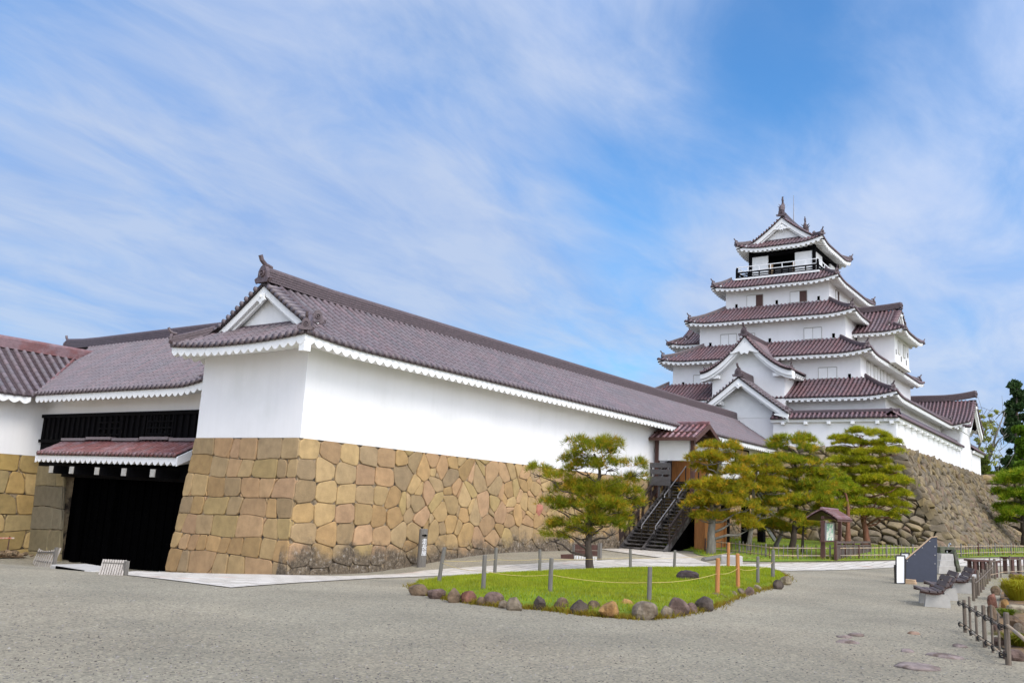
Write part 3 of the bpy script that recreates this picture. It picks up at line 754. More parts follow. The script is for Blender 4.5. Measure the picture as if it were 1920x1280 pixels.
def poly_sheet(pts, dz, step=.5, edge=0., crown=0.):
    """triangulated sheet over an outline given as ground points, following the ground"""
    import bmesh
    P2 = [np.array(p[:2]) for p in pts]
    bm = bmesh.new(); vs = [bm.verts.new((p[0], p[1], 0)) for p in P2]; bm.faces.new(vs)
    bmesh.ops.triangulate(bm, faces=bm.faces[:])
    for _ in range(7):
        es = [e for e in bm.edges if e.calc_length() > step]
        if not es: break
        bmesh.ops.subdivide_edges(bm, edges=es, cuts=1); bmesh.ops.triangulate(bm, faces=[f for f in bm.faces if len(f.verts) > 3])
    B = np.array(P2); mb = MB()
    for v in bm.verts:
        x, y = v.co.x, v.co.y; h = 0.
        if crown:
            d = dist_poly(B, x, y); h = crown*ss(d/1.6)+edge*ss(d/.12)
        mb.v.append((x, y, float(G(x, y))+dz+h)); mb.c.append((1,1,1))
    for f in bm.faces:
        q = [v.index for v in f.verts]; bm.verts.index_update() if False else None
        mb.f.append(tuple(v.index for v in f.verts))
    return bm, mb
def dist_poly(B, x, y):
    p = V3(x, y); best = 1e9
    for i in range(len(B)):
        a, b = B[i], B[(i+1) % len(B)]; t = np.clip(((p-a)@(b-a))/max((b-a)@(b-a), 1e-9), 0, 1); best = min(best, np.linalg.norm(p-a-t*(b-a)))
    return best
def in_poly(B, X, Y):
    c = np.zeros(X.shape, bool); n = len(B); j = n-1
    for i in range(n):
        xi, yi, xj, yj = *B[i], *B[j]
        c ^= ((yi > Y) != (yj > Y)) & (X < (xj-xi)*(Y-yi)/(yj-yi+1e-12)+xi); j = i
    return c
def sheet_from(name, pts, dz, material, kind='structure', **kw):
    bm, mb = poly_sheet(pts, dz, **kw); bm.verts.index_update(); mb.f = [tuple(v.index for v in f.verts) for f in bm.faces]
    if mb.f:
        a, b, c = (np.array(mb.v[i]) for i in mb.f[0])
        if np.cross(b-a, c-a)[2] < 0: mb.f = [tuple(reversed(f)) for f in mb.f]
    bm.free(); return tag(mb.build(name, material, None, True), kind=kind)

# pale flagstone path: along the foot of the wall, a branch to the stairs, and on past the lawn
g = gpt
path_main = [g(225,1077), g(433,1102), g(540,1094), g(700,1084), g(830,1079), g(1000,1074), g(1180,1069), g(1450,1070), g(1700,1062), V3(60,-2,0), V3(60,-4.5,0), V3(64,-4.5,0), V3(62,-.5,0),
             g(1925,1047), g(1690,1051), g(1460,1056), g(1330,1058), g(1150,1050), g(1000,1057), g(800,1069), g(640,1080), g(545,1088), V3(19.0,22.6,0), V3(19.0,28.2,0), V3(22,30,0), V3(22,33,0)]
sheet_from('path', path_main, .018, M['slab'])
branch = [g(1118,1029), g(1160,1029), V3(40.7,22.2,0), V3(40.7,19.6,0), g(1270,1036), g(1335,1058), g(1150,1052), g(1240,1046)]
sheet_from('stair_path', branch, .030, M['slab'])

# lawn behind the bamboo fence
lawn_pts = [g(1300,1037), g(1345,1050), g(1420,1053), g(1690,1049.5), g(1925,1044), V3(62,3,0), V3(75,0,0), V3(112,-8,0), V3(112,13.5,0), V3(62,13.5,0), V3(60,21,0), V3(56,22,0), V3(44,22,0), V3(42.5,18.9,0)]
sheet_from('lawn', lawn_pts, .03, M['turf'], step=1.5, crown=.10)

# island of grass
isl_px = [(773,1098),(800,1113),(845,1124),(890,1131),(950,1138),(1010,1141),(1070,1149),(1125,1155),(1200,1160),(1255,1156),(1315,1144),(1350,1133),(1395,1114),(1440,1102),(1476,1088),(1466,1077),(1448,1071),(1330,1069),(1262,1071),(1180,1071),(1090,1075),(1000,1079),(900,1085),(830,1090)]
isl = [g(*q) for q in isl_px]; ISL = np.array([p[:2] for p in isl])
sheet_from('island_turf', isl, .02, M['turf'], step=.5, edge=.10, crown=.12)
def isl_h(x, y):
    d = dist_poly(ISL, x, y); return float(G(x, y))+.02+.12*ss(d/1.6)+.10*ss(d/.12)
def blades(name, X, Y, Z, h, w, c0, c1, label=None, lean=.5):
    n = len(X); a = rng.uniform(0, 6.28, n); hh = h*rng.uniform(.5, 1.3, n)
    base = np.stack([X, Y, Z], -1); px = np.stack([np.cos(a), np.sin(a), np.zeros(n)], -1)*w
    b = rng.uniform(0, 6.28, n); tip = base+np.stack([np.cos(b)*hh*lean, np.sin(b)*hh*lean, hh], -1)
    v = np.stack([base-px, base+px, tip], 1).reshape(-1, 3)
    t = rng.uniform(0, 1, n)[:, None]; c = np.array(c0)*(1-t)+np.array(c1)*t; pt = np.clip(.5+.35*np.sin(X*1.3+1.7*np.sin(Y*.9))*np.sin(Y*1.1+X*.4)+.25*np.sin(X*3.7+Y*2.9), 0, 1)[:, None]; c = c*(1-.5*pt)+np.array((.33,.29,.07))*.5*pt; c = np.repeat(c, 3, 0); c[0::3] *= .75; c[1::3] *= .75
    return tag(tris(name, M['grass'], v, c), kind='stuff')
def scatter(B, n):
    lo, hi = B.min(0), B.max(0); X = rng.uniform(lo[0], hi[0], n); Y = rng.uniform(lo[1], hi[1], n); k = in_poly(B, X, Y); return X[k], Y[k]
X, Y = scatter(ISL, 130000)
Z = np.array([isl_h(a, b) for a, b in zip(X, Y)])-.01
blades('grass', X, Y, Z, .075, .007, (.22, .34, .02), (.46, .50, .05))
LW = np.array([p[:2] for p in lawn_pts]); X, Y = scatter(LW, 90000); k = X < 66; X, Y = X[k], Y[k]
blades('lawn_grass', X, Y, G(X, Y)+.09, .11, .016, (.20, .30, .015), (.42, .44, .04))

# ================================================================== LONG STOREHOUSE ON ITS STONE BASE
x0, y0, yL = 19.58, 22.52, 28.1
XE = 63.3
base = thing('stone_wall', 'long tan ashlar stone base under the white storehouse with dark lichen along its foot', 'stone wall', (x0, y0, 0))
mb, bk = MB(), MB()
# the long face
zt = 4.33; bx = .25; xs = [x0-bx, 30, 40, 64]
P, Lu, Lv = patch((x0, y0, zt), (XE, y0, zt), (x0-bx*.9, y0-bx, -.45), (XE, y0-.45, -.45), (0,-1,.07))
def P_long(u, v, h): return P(u, v, h)
stones(mb, P_long, Lu, Lv, 0.86, .68, 3, gap=.015, jit=.43, bulge=.034, bev=.032, pal=TAN, chaikin=1, tilt=.014, small=.85, square=4.5)
backing(bk, P, Lu, Lv, -.035)
# the end face towards the gate
P2, Lu2, Lv2 = patch((x0, yL+.05, zt), (x0, y0, zt), (x0-bx*1.05, yL+.64, -.95), (x0-bx*1.05, y0-bx*.95, -.95), (-1,0,.07))
blocks(mb, P2, Lu2, Lv2, .82, .66, 9, wave=.055, slant=.18, cut=.26, cutf=.28, bulge=.024, bev=.025, pal=TAN, chaikin=1, tilt=.010, gap=.012)
backing(bk, P2, Lu2, Lv2, -.035)
# the gate passage face
P3, Lu3, Lv3 = patch((x0+4, yL+.05, zt), (x0, yL+.05, zt), (x0+4, yL+.66, -1.2), (x0-bx, yL+.66, -1.2), (0,1,.1))
blocks(mb, P3, Lu3, Lv3, 1.0, .80, 10, pal=TAN[:6]); backing(bk, P3, Lu3, Lv3, -.03)
bk.add([(x0, y0, zt-.03), (XE, y0, zt-.03), (XE, yL+.05, zt-.03), (x0, yL+.05, zt-.03)], [(0,1,2,3)])
mb.build('stone_facing', M['ashlar'], base, False); bk.build('wall_core', M['mortar'], base)
# one reddish stone
rp = aty(1012, 957, y0-.2); mb = MB(); mb.blob((rp[0], rp[1]+.06, rp[2]), (.26, .12, .40), 8, (.40, .16, .105), rough=.35, nu=14, nv=9)
mb.build('red_stone', M['ashlar'], base, True)

store = thing('long_storehouse', 'long white plastered storehouse with grey tiled roof running towards the castle tower', 'storehouse', (x0, y0, 4.33))
mb = MB(); mb.box((x0, y0, 4.33), (XE, yL, 7.62)); mb.build('wall', M['plaster'], store)
ro, rpts = hipgable(store, ((18.43+XE)/2, 25.03, 0), (1,0,0), (0,1,0), (XE-18.43)/2, 3.60, 7.42, 2.30, 1.05, conc=.12, la=.16, ld=3.2, ends=(1, 0), sp=.325, tl=.36,
         tmat='tile', ov=1.12, square=False, ridge_h=.44, r=.088, tooth=.40, sides=(1, 1), eh=.31, amp=.14, seg=7, barge=.26, oni_s=.92, ridge_up=.10)
# corner beam end
mb = MB(); mb.cbox((18.50, 21.49, 6.98), (18.78, 21.77, 7.30), .02); mb.build('beam_end', M['plaster_clean'], store)
# boarded window near the far end
w0, w1 = aty(1379, 842, y0), aty(1402, 866, y0)
mb = MB(); X0, X1, Z0, Z1 = w0[0], w1[0], 5.9, w0[2]
for lo, hi in (((X0-.12, y0-.06, Z0), (X0, y0+.05, Z1+.1)), ((X1, y0-.06, Z0), (X1+.12, y0+.05, Z1+.1)), ((X0, y0-.055, Z1), (X1, y0+.05, Z1+.1)), ((X0, y0-.055, Z0-.1), (X1, y0+.05, Z0))): mb.box(lo, hi)
wn = mb.build('window', M['dark_wood'], store); mb = MB(); mb.box((X0, y0-.03, Z0), (X1, y0+.04, Z1)); mb.build('shutter', M['beige'], wn)

# ================================================================== GATEHOUSE
Xg = 21.5
gate = thing('gatehouse', 'gatehouse with black timber front, white plaster band and pink grey tiled roof', 'gatehouse', (Xg, 35.5, -.9))
YG = 43.0
mb = MB(); mb.box((Xg, yL, 5.60), (Xg+8, YG+3, 6.75)); mb.build('wall', M['plaster'], gate)
mb = MB(); mb.box((Xg+.02, yL+.1, 3.2), (Xg+.3, YG, 5.60))
for k in range(34):
    y = yL+.3+k*(YG-yL-.5)/33; mb.box((Xg-.07, y-.09, 4.35), (Xg+.02, y+.09, 5.5))
for z, h in ((4.3, .14), (5.46, .16)): mb.box((Xg-.12, yL+.1, z), (Xg+.02, YG, z+h))
for (ya, yb) in ((32.4, 34.2), (36.1, 37.9)):      # two lattice windows
    for k in range(5): mb.box((Xg-.10, ya+(yb-ya)*k/4-.05, 4.42), (Xg-.01, ya+(yb-ya)*k/4+.05, 5.42))
    for z in (4.65, 4.92, 5.19): mb.box((Xg-.11, ya, z-.03), (Xg-.02, yb, z+.03))
mb.build('lattice_front', M['dark_wood'], gate)
# main roof: front slope, eave curved up at its right end, valley on the left
# plane starts at Y = 49.6 (left) and runs to 28.35 (right)
YV = 42.0
def glo(u): return min(5.1, max(0., (49.6-u)-YV))
gs = Slope((20.4, 49.6, 6.44), (0,-1,0), (1,0,0), 49.6-28.45, 5.1, 3.45, .12, .45, 2.6, (0, 1), lo=glo)
roof, dk, ev, rd = MB(), MB(), MB(), MB()
tiles(roof, gs, .325, .088, .36, seg=7, seed=21)
gs2 = Slope((20.4+10.2, 28.45, 6.44), (0,1,0), (-1,0,0), 49.6-28.45, 5.1, 3.45, .12); under(dk, gs2); under(dk, gs, nu=60)
gse = Slope((20.4, YV, 6.44), (0,-1,0), (1,0,0), YV-28.45, 5.1, 3.45, .12, .45, 2.6, (0, 1))
eave(ev, gse, 1.1, h=.33, tooth=.40, amp=.13, closed=(0, 1))
ridge(rd, [V3(25.5, y, 9.85+.12*max(0, (y-46.6)/3)**2) for y in np.linspace(49.6, 28.2, 14)], .34, .42, .11, layers=5); oni(rd, (25.5, 49.6, 9.9), (0,1,0), .8)
for i in range(14):        # verge tiles at the right end
    t = .1+i*.36; p = gs.P(gs.Ln-.02, t, .05); roof.tube([p+V3(0,.45,.02), p-V3(0,.12,0)], .09, 7)
for w in (0, .3, .55): ridge(rd, [gs.P(gs.Ln-.6-w, t, .03) for t in np.linspace(.1, 5, 8)], .16, .10, .085, layers=1)
ev.prism([gs.P(gs.Ln+.05, t, -.06) for t in np.linspace(0, 5, 7)]+[gs.P(gs.Ln+.05, t, -.46) for t in np.linspace(5, 0, 7)], (0,.12,0))
r_ = roof.build('roof', M['tile'], gate, True); dk.build('roof_deck', M['pan'], r_); ev.build('eave', M['plaster_clean'], r_); rd.build('ridge', M['ridge'], r_)
# pent roof over the doorway
ps = Slope((20.25, 40.7, 3.72), (0,-1,0), (1,0,0), 40.7-30.15, 1.2, .62, .05)
pr, dk, ev, rd = MB(), MB(), MB(), MB(); tiles(pr, ps, .30, .08, .36, seg=6, seed=4); under(dk, ps); eave(ev, ps, .9, h=.32, tooth=.40, amp=.15, closed=(1, 1))
for e, u in ((0, ps.Ln), (1, 0.)):
    ev.prism([ps.P(u, t, -.05) for t in (0, .6, 1.2)]+[ps.P(u, t, -.40) for t in (1.2, .6, 0)], (0, -.08 if e == 0 else .08, 0))
for k in range(5): rd.box((21.18, 30.2+k*2.09, 4.36+(.05 if k % 2 else 0)), (21.45, 32.2+k*2.09, 4.48+(.05 if k % 2 else 0)))
p_ = pr.build('pent_roof', M['tile_red'], gate, True); dk.build('roof_deck', M['pan'], p_); ev.build('eave', M['white_paint'], p_); rd.build('ridge', M['tile'], p_)
for y in (31.7, 33.7, 35.7, 37.7, 39.4):
    mb = MB(); mb.cbox((20.35, y-.17, 2.86), (21.4, y+.17, 3.20), .02); mb.build('beam_end', M['dark_wood'], gate)
    mb = MB(); mb.box((20.31, y-.15, 2.88), (20.35, y+.15, 3.18)); mb.build('beam_cap', M['concrete'], gate)
# doorway: posts, lintel, ceiling and doors coloured near-black for the dark of the passage
mb = MB(); mb.box((Xg-.05, 29.5, 2.75), (Xg+.6, 40.6, 3.3)); mb.box((Xg, 28.9, 3.0), (Xg+9, 41.0, 3.25)); mb.build('lintel', M['dark_wood'], gate)
for y in (31.6, 36.9, 39.4):
    z = float(G(Xg+.2, y)); mb = MB(); mb.cbox((Xg+.3, y-.2, z-.1), (Xg+.58, y+.2, 2.8), .03); mb.build('door_post', M['near_black'], gate)
mb = MB(); mb.box((Xg+.62, 28.5, -1.8), (Xg+.8, 41.2, 3.1))
for k in range(22): mb.box((Xg+.56, 28.7+k*.56, -1.7), (Xg+.62, 28.95+k*.56, 3.0))
mb.build('door', M['near_black'], gate)

# ================================================================== BUILDING ON THE LEFT AND ITS BASE
left = thing('corner_storehouse', 'white storehouse corner with dark red tiled roof left of the black gate', 'storehouse', (10, YG, 3.6))
mb = MB(); mb.box((-14, YG, 3.65), (Xg+5, YG+6, 6.6)); mb.build('wall', M['plaster'], left)
ls = Slope((-14, YV, 6.36), (1,0,0), (0,1,0), 38.8, 3.5, 2.5, .08, lo=lambda u: max(0., (u-14)-20.4))
roof, dk, ev, rd = MB(), MB(), MB(), MB(); tiles(roof, ls, .42, .10, .36, seg=7, seed=31); under(dk, ls, nu=80)
lse = Slope((-14, YV, 6.36), (1,0,0), (0,1,0), 34.35, 3.5, 2.5, .08); eave(ev, lse, 1.0, h=.33, tooth=.5, amp=.13)
ridge(rd, [(x, 45.5, 8.83) for x in (-14, 0, 10, 24.9)], .34, .50, .11, layers=5)
# the valley gutter
rd.tube([V3(20.35, YV, 6.36), V3(22, YV+1.6, 7.5), V3(23.9, YV+3.5, 8.9)], .07, 6)
r_ = roof.build('roof', M['tile'], left, True); dk.build('roof_deck', M['pan'], r_); ev.build('eave', M['plaster_clean'], r_); rd.build('ridge', M['tile_red'], r_)
lbase = thing('stone_wall', 'ochre stone base with a pale patch under the white corner building left of the gate', 'stone wall', (10, YG, -.8))
mb, bk = MB(), MB()
P, Lu, Lv = patch((-14, YG, 3.65), (22.6, YG, 3.65), (-14, YG-.4, -1.6), (22.6, YG-.4, -1.6), (0,-1,.07))
blocks(mb, P, Lu, Lv, 1.4, .95, 14, gap=.02, wave=.09, slant=.25, cut=.4, bulge=.05, pal=OCH, chaikin=1, tilt=.02); backing(bk, P, Lu, Lv, -.03)
P, Lu, Lv = patch((Xg, YG, 3.2), (Xg, 40.5, 3.2), (Xg, YG, -1.6), (Xg, 39.7, -1.6), (-1,0,.02))
blocks(mb, P, Lu, Lv, 1.6, 1.0, 15, pal=[(.22,.18,.10),(.26,.21,.11),(.20,.17,.11)]); backing(bk, P, Lu, Lv, -.03)
bk.box((Xg+.05, 40.55, -1.6), (Xg+4, YG, 3.15))
mb.build('stone_facing', M['ashlar'], lbase); bk.build('wall_core', M['mortar'], lbase)

# ================================================================== CASTLE TOWER
Yc, Xc = 24.7, 76.1
T_ = {1: (65.0, 10.66, 11.5), 2: (66.72, 8.58, 15.0), 3: (68.6, 7.04, 18.5), 4: (70.2, 5.38, 21.75), 5: (71.7, 3.75, 25.55)}
castle = thing('castle_tower', 'white five storey castle tower with dark red tiled roofs on a high stone base', 'castle tower', (Xc, Yc, 7.5))
def rect(k, inset=0.): X, hw, z = T_[k]; return X+inset, 2*Xc-X-inset, Yc-hw+inset, Yc+hw-inset
walls = {1: (1.0, 7.4, 11.9), 2: (1.0, 12.6, 15.4), 3: (1.0, 16.2, 18.9), 4: (1.0, 19.8, 22.1)}
for k, (o, za, zb) in walls.items():
    a, b, c, d = rect(k, o); mb = MB(); mb.box((a, c, za), (b, d, zb)); mb.build('wall', M['plaster'], castle)
for k in (1, 2, 3, 4):
    a, b, c, d = rect(k); ui = rect(k+1, 1.0 if k < 4 else .0)[0]; Tn = ui-a+.02
    top = {1: 13.2, 2: 16.66, 3: 20.15, 4: 22.75}[k]
    if k == 4: Tn = 1.35
    skirt(castle, a, b, c, d, T_[k][2], Tn, top-T_[k][2], la=.32, ld=2.6, tooth=.44)
# top storey: dark frame, white sliding panels, balcony
a, b, c, d = rect(5, 1.0)
mb = MB(); mb.box((a+.5, c+.5, 22.4), (b-.5, d-.5, 25.7)); mb.build('top_storey_core', M['near_black'], castle)  # black box stands in for the dark interior
fr = MB()
for x, y in ((a, c), (a, d), (b, c), (b, d)): fr.box((x-.12, y-.12, 22.6), (x+.12, y+.12, 25.5))
fr.box((a-.10, c, 24.95), (a+.5, d, 25.6)); fr.box((a, c-.10, 24.95), (b, c+.5, 25.6)); fr.box((a, d-.5, 24.95), (b, d+.10, 25.6)); fr.build('top_storey_frame', M['dark_wood'], castle)
for lo, hi in (((a-.03, d-1.55, 22.6), (a+.1, d-.16, 24.93)), ((a-.03, c+.16, 22.6), (a+.1, c+1.6, 24.93)), ((a+.15, c-.03, 22.6), (a+2.2, c+.1, 24.93)), ((b-2.2, c-.03, 22.6), (b-.2, c+.1, 24.93))):
    mb = MB(); mb.box(lo, hi); mb.build('sliding_panel', M['plaster_clean'], castle)
for y in (c+1.75, d-1.75): mb = MB(); mb.box((a+.2, y-.12, 22.6), (a+.4, y+.12, 24.2)); mb.build('door_jamb', M['beige'], castle)
mb = MB()
for k in range(3): y = Yc-.75+k*.6; mb.box((a+.38, y-.25, 22.9), (a+.44, y+.25, 23.95))
mb.build('information_panel', M['grey_board'], castle)
X5, hw5 = 71.35, 3.45
bl = MB(); bx0, bx1, by0, by1 = X5, 2*Xc-X5, Yc-hw5, Yc+hw5
bl.box((bx0-.15, by0-.15, 22.62), (bx1+.15, by1+.15, 22.78)); bl.build('balcony_floor', M['plaster_clean'], castle)
dr, wr = MB(), MB(); cor = [(bx0, by0), (bx1, by0), (bx1, by1), (bx0, by1)]
for i in range(4):
    p, q = cor[i], cor[(i+1) % 4]; L_ = math.dist(p, q); n = max(2, int(L_/.95))
    for z, t in ((22.86, .10), (23.05, .08), (23.28, .10)): dr.bar((*p, z), (*q, z), .10, t)
    for k in range(n+1):
        x, y = p[0]+(q[0]-p[0])*k/n, p[1]+(q[1]-p[1])*k/n; dr.bar((x, y, 22.78), (x, y, 23.3), .09, .09, (1,0,0))
        wr.bar((x, y, 23.3), (x, y, 23.78), .055, .055, (1,0,0))
    wr.bar((*p, 23.78), (*q, 23.78), .06, .06); wr.bar((*p, 23.40), (*q, 23.40), .05, .05)
    dr.bar((*p, 22.6), (*p, 23.55), .18, .18, (1,0,0)); dr.tube([(*p, 23.55), (*p, 23.62), (*p, 23.72), (*p, 23.8)], [.07, .12, .09, .01], 6)
bo = dr.build('balcony_railing', M['dark_wood'], castle); wr.build('safety_rail', M['white_paint'], bo)
ro5, pts5 = hipgable(castle, (Xc, Yc, 0), (1,0,0), (0,1,0), Xc-71.7, 3.75, 25.5, 2.75, 1.0, conc=.3, la=.42, ld=2.4, ends=(1, 1), ov=1.05, ridge_h=.5, oni_s=.95, barge=.36, gw=.4, eh=.34, tooth=.42, ornate=True, tl=.5, horn=False)
for p, dr_ in ((pts5[0], 1), (pts5[-1], -1)):     # fish ornaments on the ridge ends
    fo = MB(); s = 1.; q = V3(*p)+V3(.25*dr_, 0, .55); X_ = V3(dr_, 0, 0)
    body = [q+V3(-.22*dr_,0,-.1), q+V3(-.18*dr_,0,.15), q+V3(0,0,.38), q+V3(.12*dr_,0,.60), q+V3(.05*dr_,0,.82)]
    fo.tube(body, [.26, .28, .22, .14, .07], 8)
    for ang_, ln in ((-.7, .34), (-.25, .5), (.15, .6), (.6, .4)):
        dv = V3(math.sin(ang_)*dr_, 0, math.cos(ang_)); t0_ = q+V3(.05*dr_,0,.74); w_ = V3(dv[2], 0, -dv[0])
        fo.prism([t0_-w_*.10+V3(0,-.04,0), t0_+w_*.10+V3(0,-.04,0), t0_+dv*ln+V3(0,-.04,0)], (0,.08,0))
    for sg in (-1, 1):
        for zf, ln in ((.2, .4), (.45, .3)): fo.prism([q+V3(-.1*dr_,sg*.15,zf-.12), q+V3(.12*dr_,sg*.15,zf+.02), q+V3(.05*dr_,sg*(.15+ln*.8),zf+ln*.7)], (0.05,0,.03))
    fo.build('fish_ornament', M['ridge'], castle)
mb = MB(); mb.tube([(76, 24.72, 28.7), (76, 24.72, 31.3)], [.05, .02], 6); mb.tube([(76, 24.72, 30.9), (76, 24.72, 31.3)], .02, 5); mb.build('lightning_rod', M['steel'], castle)

# windows: shutters flush with the wall, drawn by their thin dark frames; small square loopholes
def cwin(parent, p0, p1, face, at, lattice=False):
    """window between two opposite corners on a wall plane (face 'x' or 'y' at coordinate at)"""
    fr = MB(); (h0, z0), (h1, z1) = p0, p1; t = .035
    def bx(mb, a, b, za, zb, d0, d1):
        if face == 'x': mb.box((at-d1, a, za), (at-d0, b, zb))
        else: mb.box((a, at-d1, za), (b, at-d0, zb))
    bx(fr, h0-t, h0, z0-t, z1+t, -.02, .05); bx(fr, h1, h1+t, z0-t, z1+t, -.02, .05); bx(fr, h0, h1, z1, z1+t*1.6, -.02, .06); bx(fr, h0, h1, z0-t, z0, -.02, .045)
    hm = (h0+h1)/2
    if not lattice: bx(fr, hm-.02, hm+.02, z0, z1, -.02, .035)
    w = fr.build('window', M['concrete'], parent)
    sh = MB(); 
    if lattice:
        lo, hi = (h0, h0+(h1-h0)*.44) if face == 'x' else (h0+(h1-h0)*.56, h1)
        pn = MB(); bx(pn, lo, hi, z0, z1, -.02, .01); pn.build('pane', M['near_black'], w)
        bars = MB()
        for k in range(5): a_ = lo+(hi-lo)*(k+.5)/5; bx(bars, a_-.055, a_+.055, z0, z1, .01, .04)
        bars.build('lattice_bar', M['brown_wood'], w)
        if face == 'x': bx(sh, hi, h1, z0, z1, -.02, .03)
        else: bx(sh, h0, lo, z0, z1, -.02, .03)
    else: bx(sh, h0, hm-.02, z0, z1, -.02, .025); bx(sh, hm+.02, h1, z0, z1, -.02, .025)
    sh.build('shutter', M['plaster_clean'], w)
def fw(px0, py0, px1, py1, k, lattice=False):
    X = rect(k, 1.0)[0]; a, b = atx(px0, py0, X), atx(px1, py1, X); c_ = atx(px0, py1, X)
    cwin(castle, (b[1], (b[2]+c_[2])/2), (a[1], a[2]), 'x', X, lattice)
fw(1401, 555, 1430.5, 575, 4, True); fw(1482, 548, 1513, 566, 4, True)
fw(1352, 628, 1381, 647, 3); fw(1388, 627, 1415, 645, 3); fw(1508, 616, 1540.5, 635, 3)
fw(1301, 704, 1333, 724, 2); fw(1396, 704, 1424, 722, 2); fw(1535, 690, 1569, 709, 2)
lp = MB()
for k, pts_ in {4: [(1381, 574), (1456.5, 566.5), (1535, 559)], 3: [(1332, 646), (1443.5, 638), (1563, 629)], 2: [(1281, 720), (1593, 705)]}.items():
    for q in pts_:
        X = rect(k, 1.0)[0]; p = atx(*q, X); mb = MB(); mb.box((X-.03, p[1]-.10, p[2]-.17), (X+.02, p[1]+.10, p[2]+.17)); mb.build('loophole', M['near_black'], castle)
for k, xs_ in ((4, (73.0,)), (2, (69.5, 71.6, 73.7, 75.8))):
    Y = rect(k, 1.0)[2]
    for x in xs_: cwin(castle, (x, 20.45 if k == 4 else 13.7), (x+.9, 21.4 if k == 4 else 14.7), 'y', Y, k == 4)

# curved-gable bay on the front
bay = MB(); bay.box((65.0, 21.9, 9.0), (68.2, 27.6, 13.9)); bo = bay.build('bay_wall', M['plaster'], castle)
def kz(b, hb=3.6): q = abs(b)/hb; return 13.40+2.85*(1-q)**1.55+.10*q*q
roof, dk, gb, rd = MB(), MB(), MB(), MB()
bs_ = np.linspace(-3.6, 3.6, 41); yc = 24.72
for xk in range(14):
    x = 64.25+(xk+.5)*.32
    for sg in (-1, 1):
        bb = [3.6*(1-j/14) for j in range(15)]
        for j in range(14):
            g_ = 1+random.uniform(-.15, .15); p, q = V3(x, yc+sg*bb[j], kz(bb[j])+.03), V3(x, yc+sg*bb[j+1], kz(bb[j+1])+.03)
            roof.tube([p, q], .085, 6, (g_, g_, g_), cap=(j == 0))
vs = []; 
for b in bs_: vs += [(64.2, yc+b, kz(b)), (68.7, yc+b, kz(b)), (64.2, yc+b, kz(b)-.10), (68.7, yc+b, kz(b)-.10)]
fs = []
for i in range(40): k = i*4; fs += [(k, k+1, k+5, k+4), (k+2, k+6, k+7, k+3), (k, k+4, k+6, k+2)]
dk.add(vs, fs)
for i in range(40):
    b, c_ = bs_[i], bs_[i+1]
    gb.prism([V3(64.28, yc+b, kz(b)-.08), V3(64.28, yc+c_, kz(c_)-.08), V3(64.28, yc+c_, kz(c_)-.48), V3(64.28, yc+b, kz(b)-.48)], (.10,0,0))
    gb.prism([V3(64.40, yc+b, kz(b)-.09), V3(64.40, yc+c_, kz(c_)-.09), V3(64.40, yc+c_, kz(c_)-.68), V3(64.40, yc+b, kz(b)-.68)], (.6,0,0))
    gb.prism([V3(65.02, yc+b*.8, 13.5), V3(65.02, yc+c_*.8, 13.5), V3(65.02, yc+c_*.8, kz(c_*.8)-.1), V3(65.02, yc+b*.8, kz(b*.8)-.1)], (.1,0,0))
    p = V3(64.1, yc+(b+c_)/2, kz((b+c_)/2)+.07); roof.tube([p, p+V3(.5,0,.01)], .085, 6)
for sg in (-1, 1):      # side eaves of the bay
    for k in range(9): x = 64.5+k*.45; gb.box((x, yc+sg*2.8-.7, 13.06), (x+.2, yc+sg*2.8+.7, 13.30))
    gb.box((64.3, min(yc+sg*3.5, yc+sg*2.8), 13.22), (68.4, max(yc+sg*3.5, yc+sg*2.8), 13.36))
ridge(rd, [(x, yc, 16.22-.12*min(1, (x-64.2)/2)) for x in (64.2, 65, 66, 67.5, 69)], .3, .40, .10, layers=4); oni(rd, (64.2, yc, 16.25), (-1,0,0), .95)
for sg in (-1, 1):
    rd.tube([V3(64.8, yc+sg*b, kz(b)+.16) for b in np.linspace(.3, 3.4, 9)], .10, 6); oni(rd, (64.75, yc+sg*3.4, kz(3.4)+.08), (-1, sg*.6, 0), .5)
r_ = roof.build('bay_roof', M['tile_far'], castle, True); dk.build('roof_deck', M['pan'], r_); rd.build('ridge', M['ridge'], r_)
g_ = gb.build('curved_gable', M['plaster_clean'], castle)
sh = [(-.15,.3),(.15,.3),(.3,.02),(.7,-.22),(1.2,-.50),(1.5,-.42),(1.25,-.68),(.75,-.55),(.45,-.45),(.3,-.75),(0,-.62),(-.3,-.75),(-.45,-.45),(-.75,-.55),(-1.25,-.68),(-1.5,-.42),(-1.2,-.50),(-.7,-.22),(-.3,.02)]
pn = MB(); pn.prism([V3(64.26, yc+a*.85, 15.42+b*.85) for a, b in sh], (-.07,0,0)); pn.build('gable_pendant', M['plaster_clean'], g_)

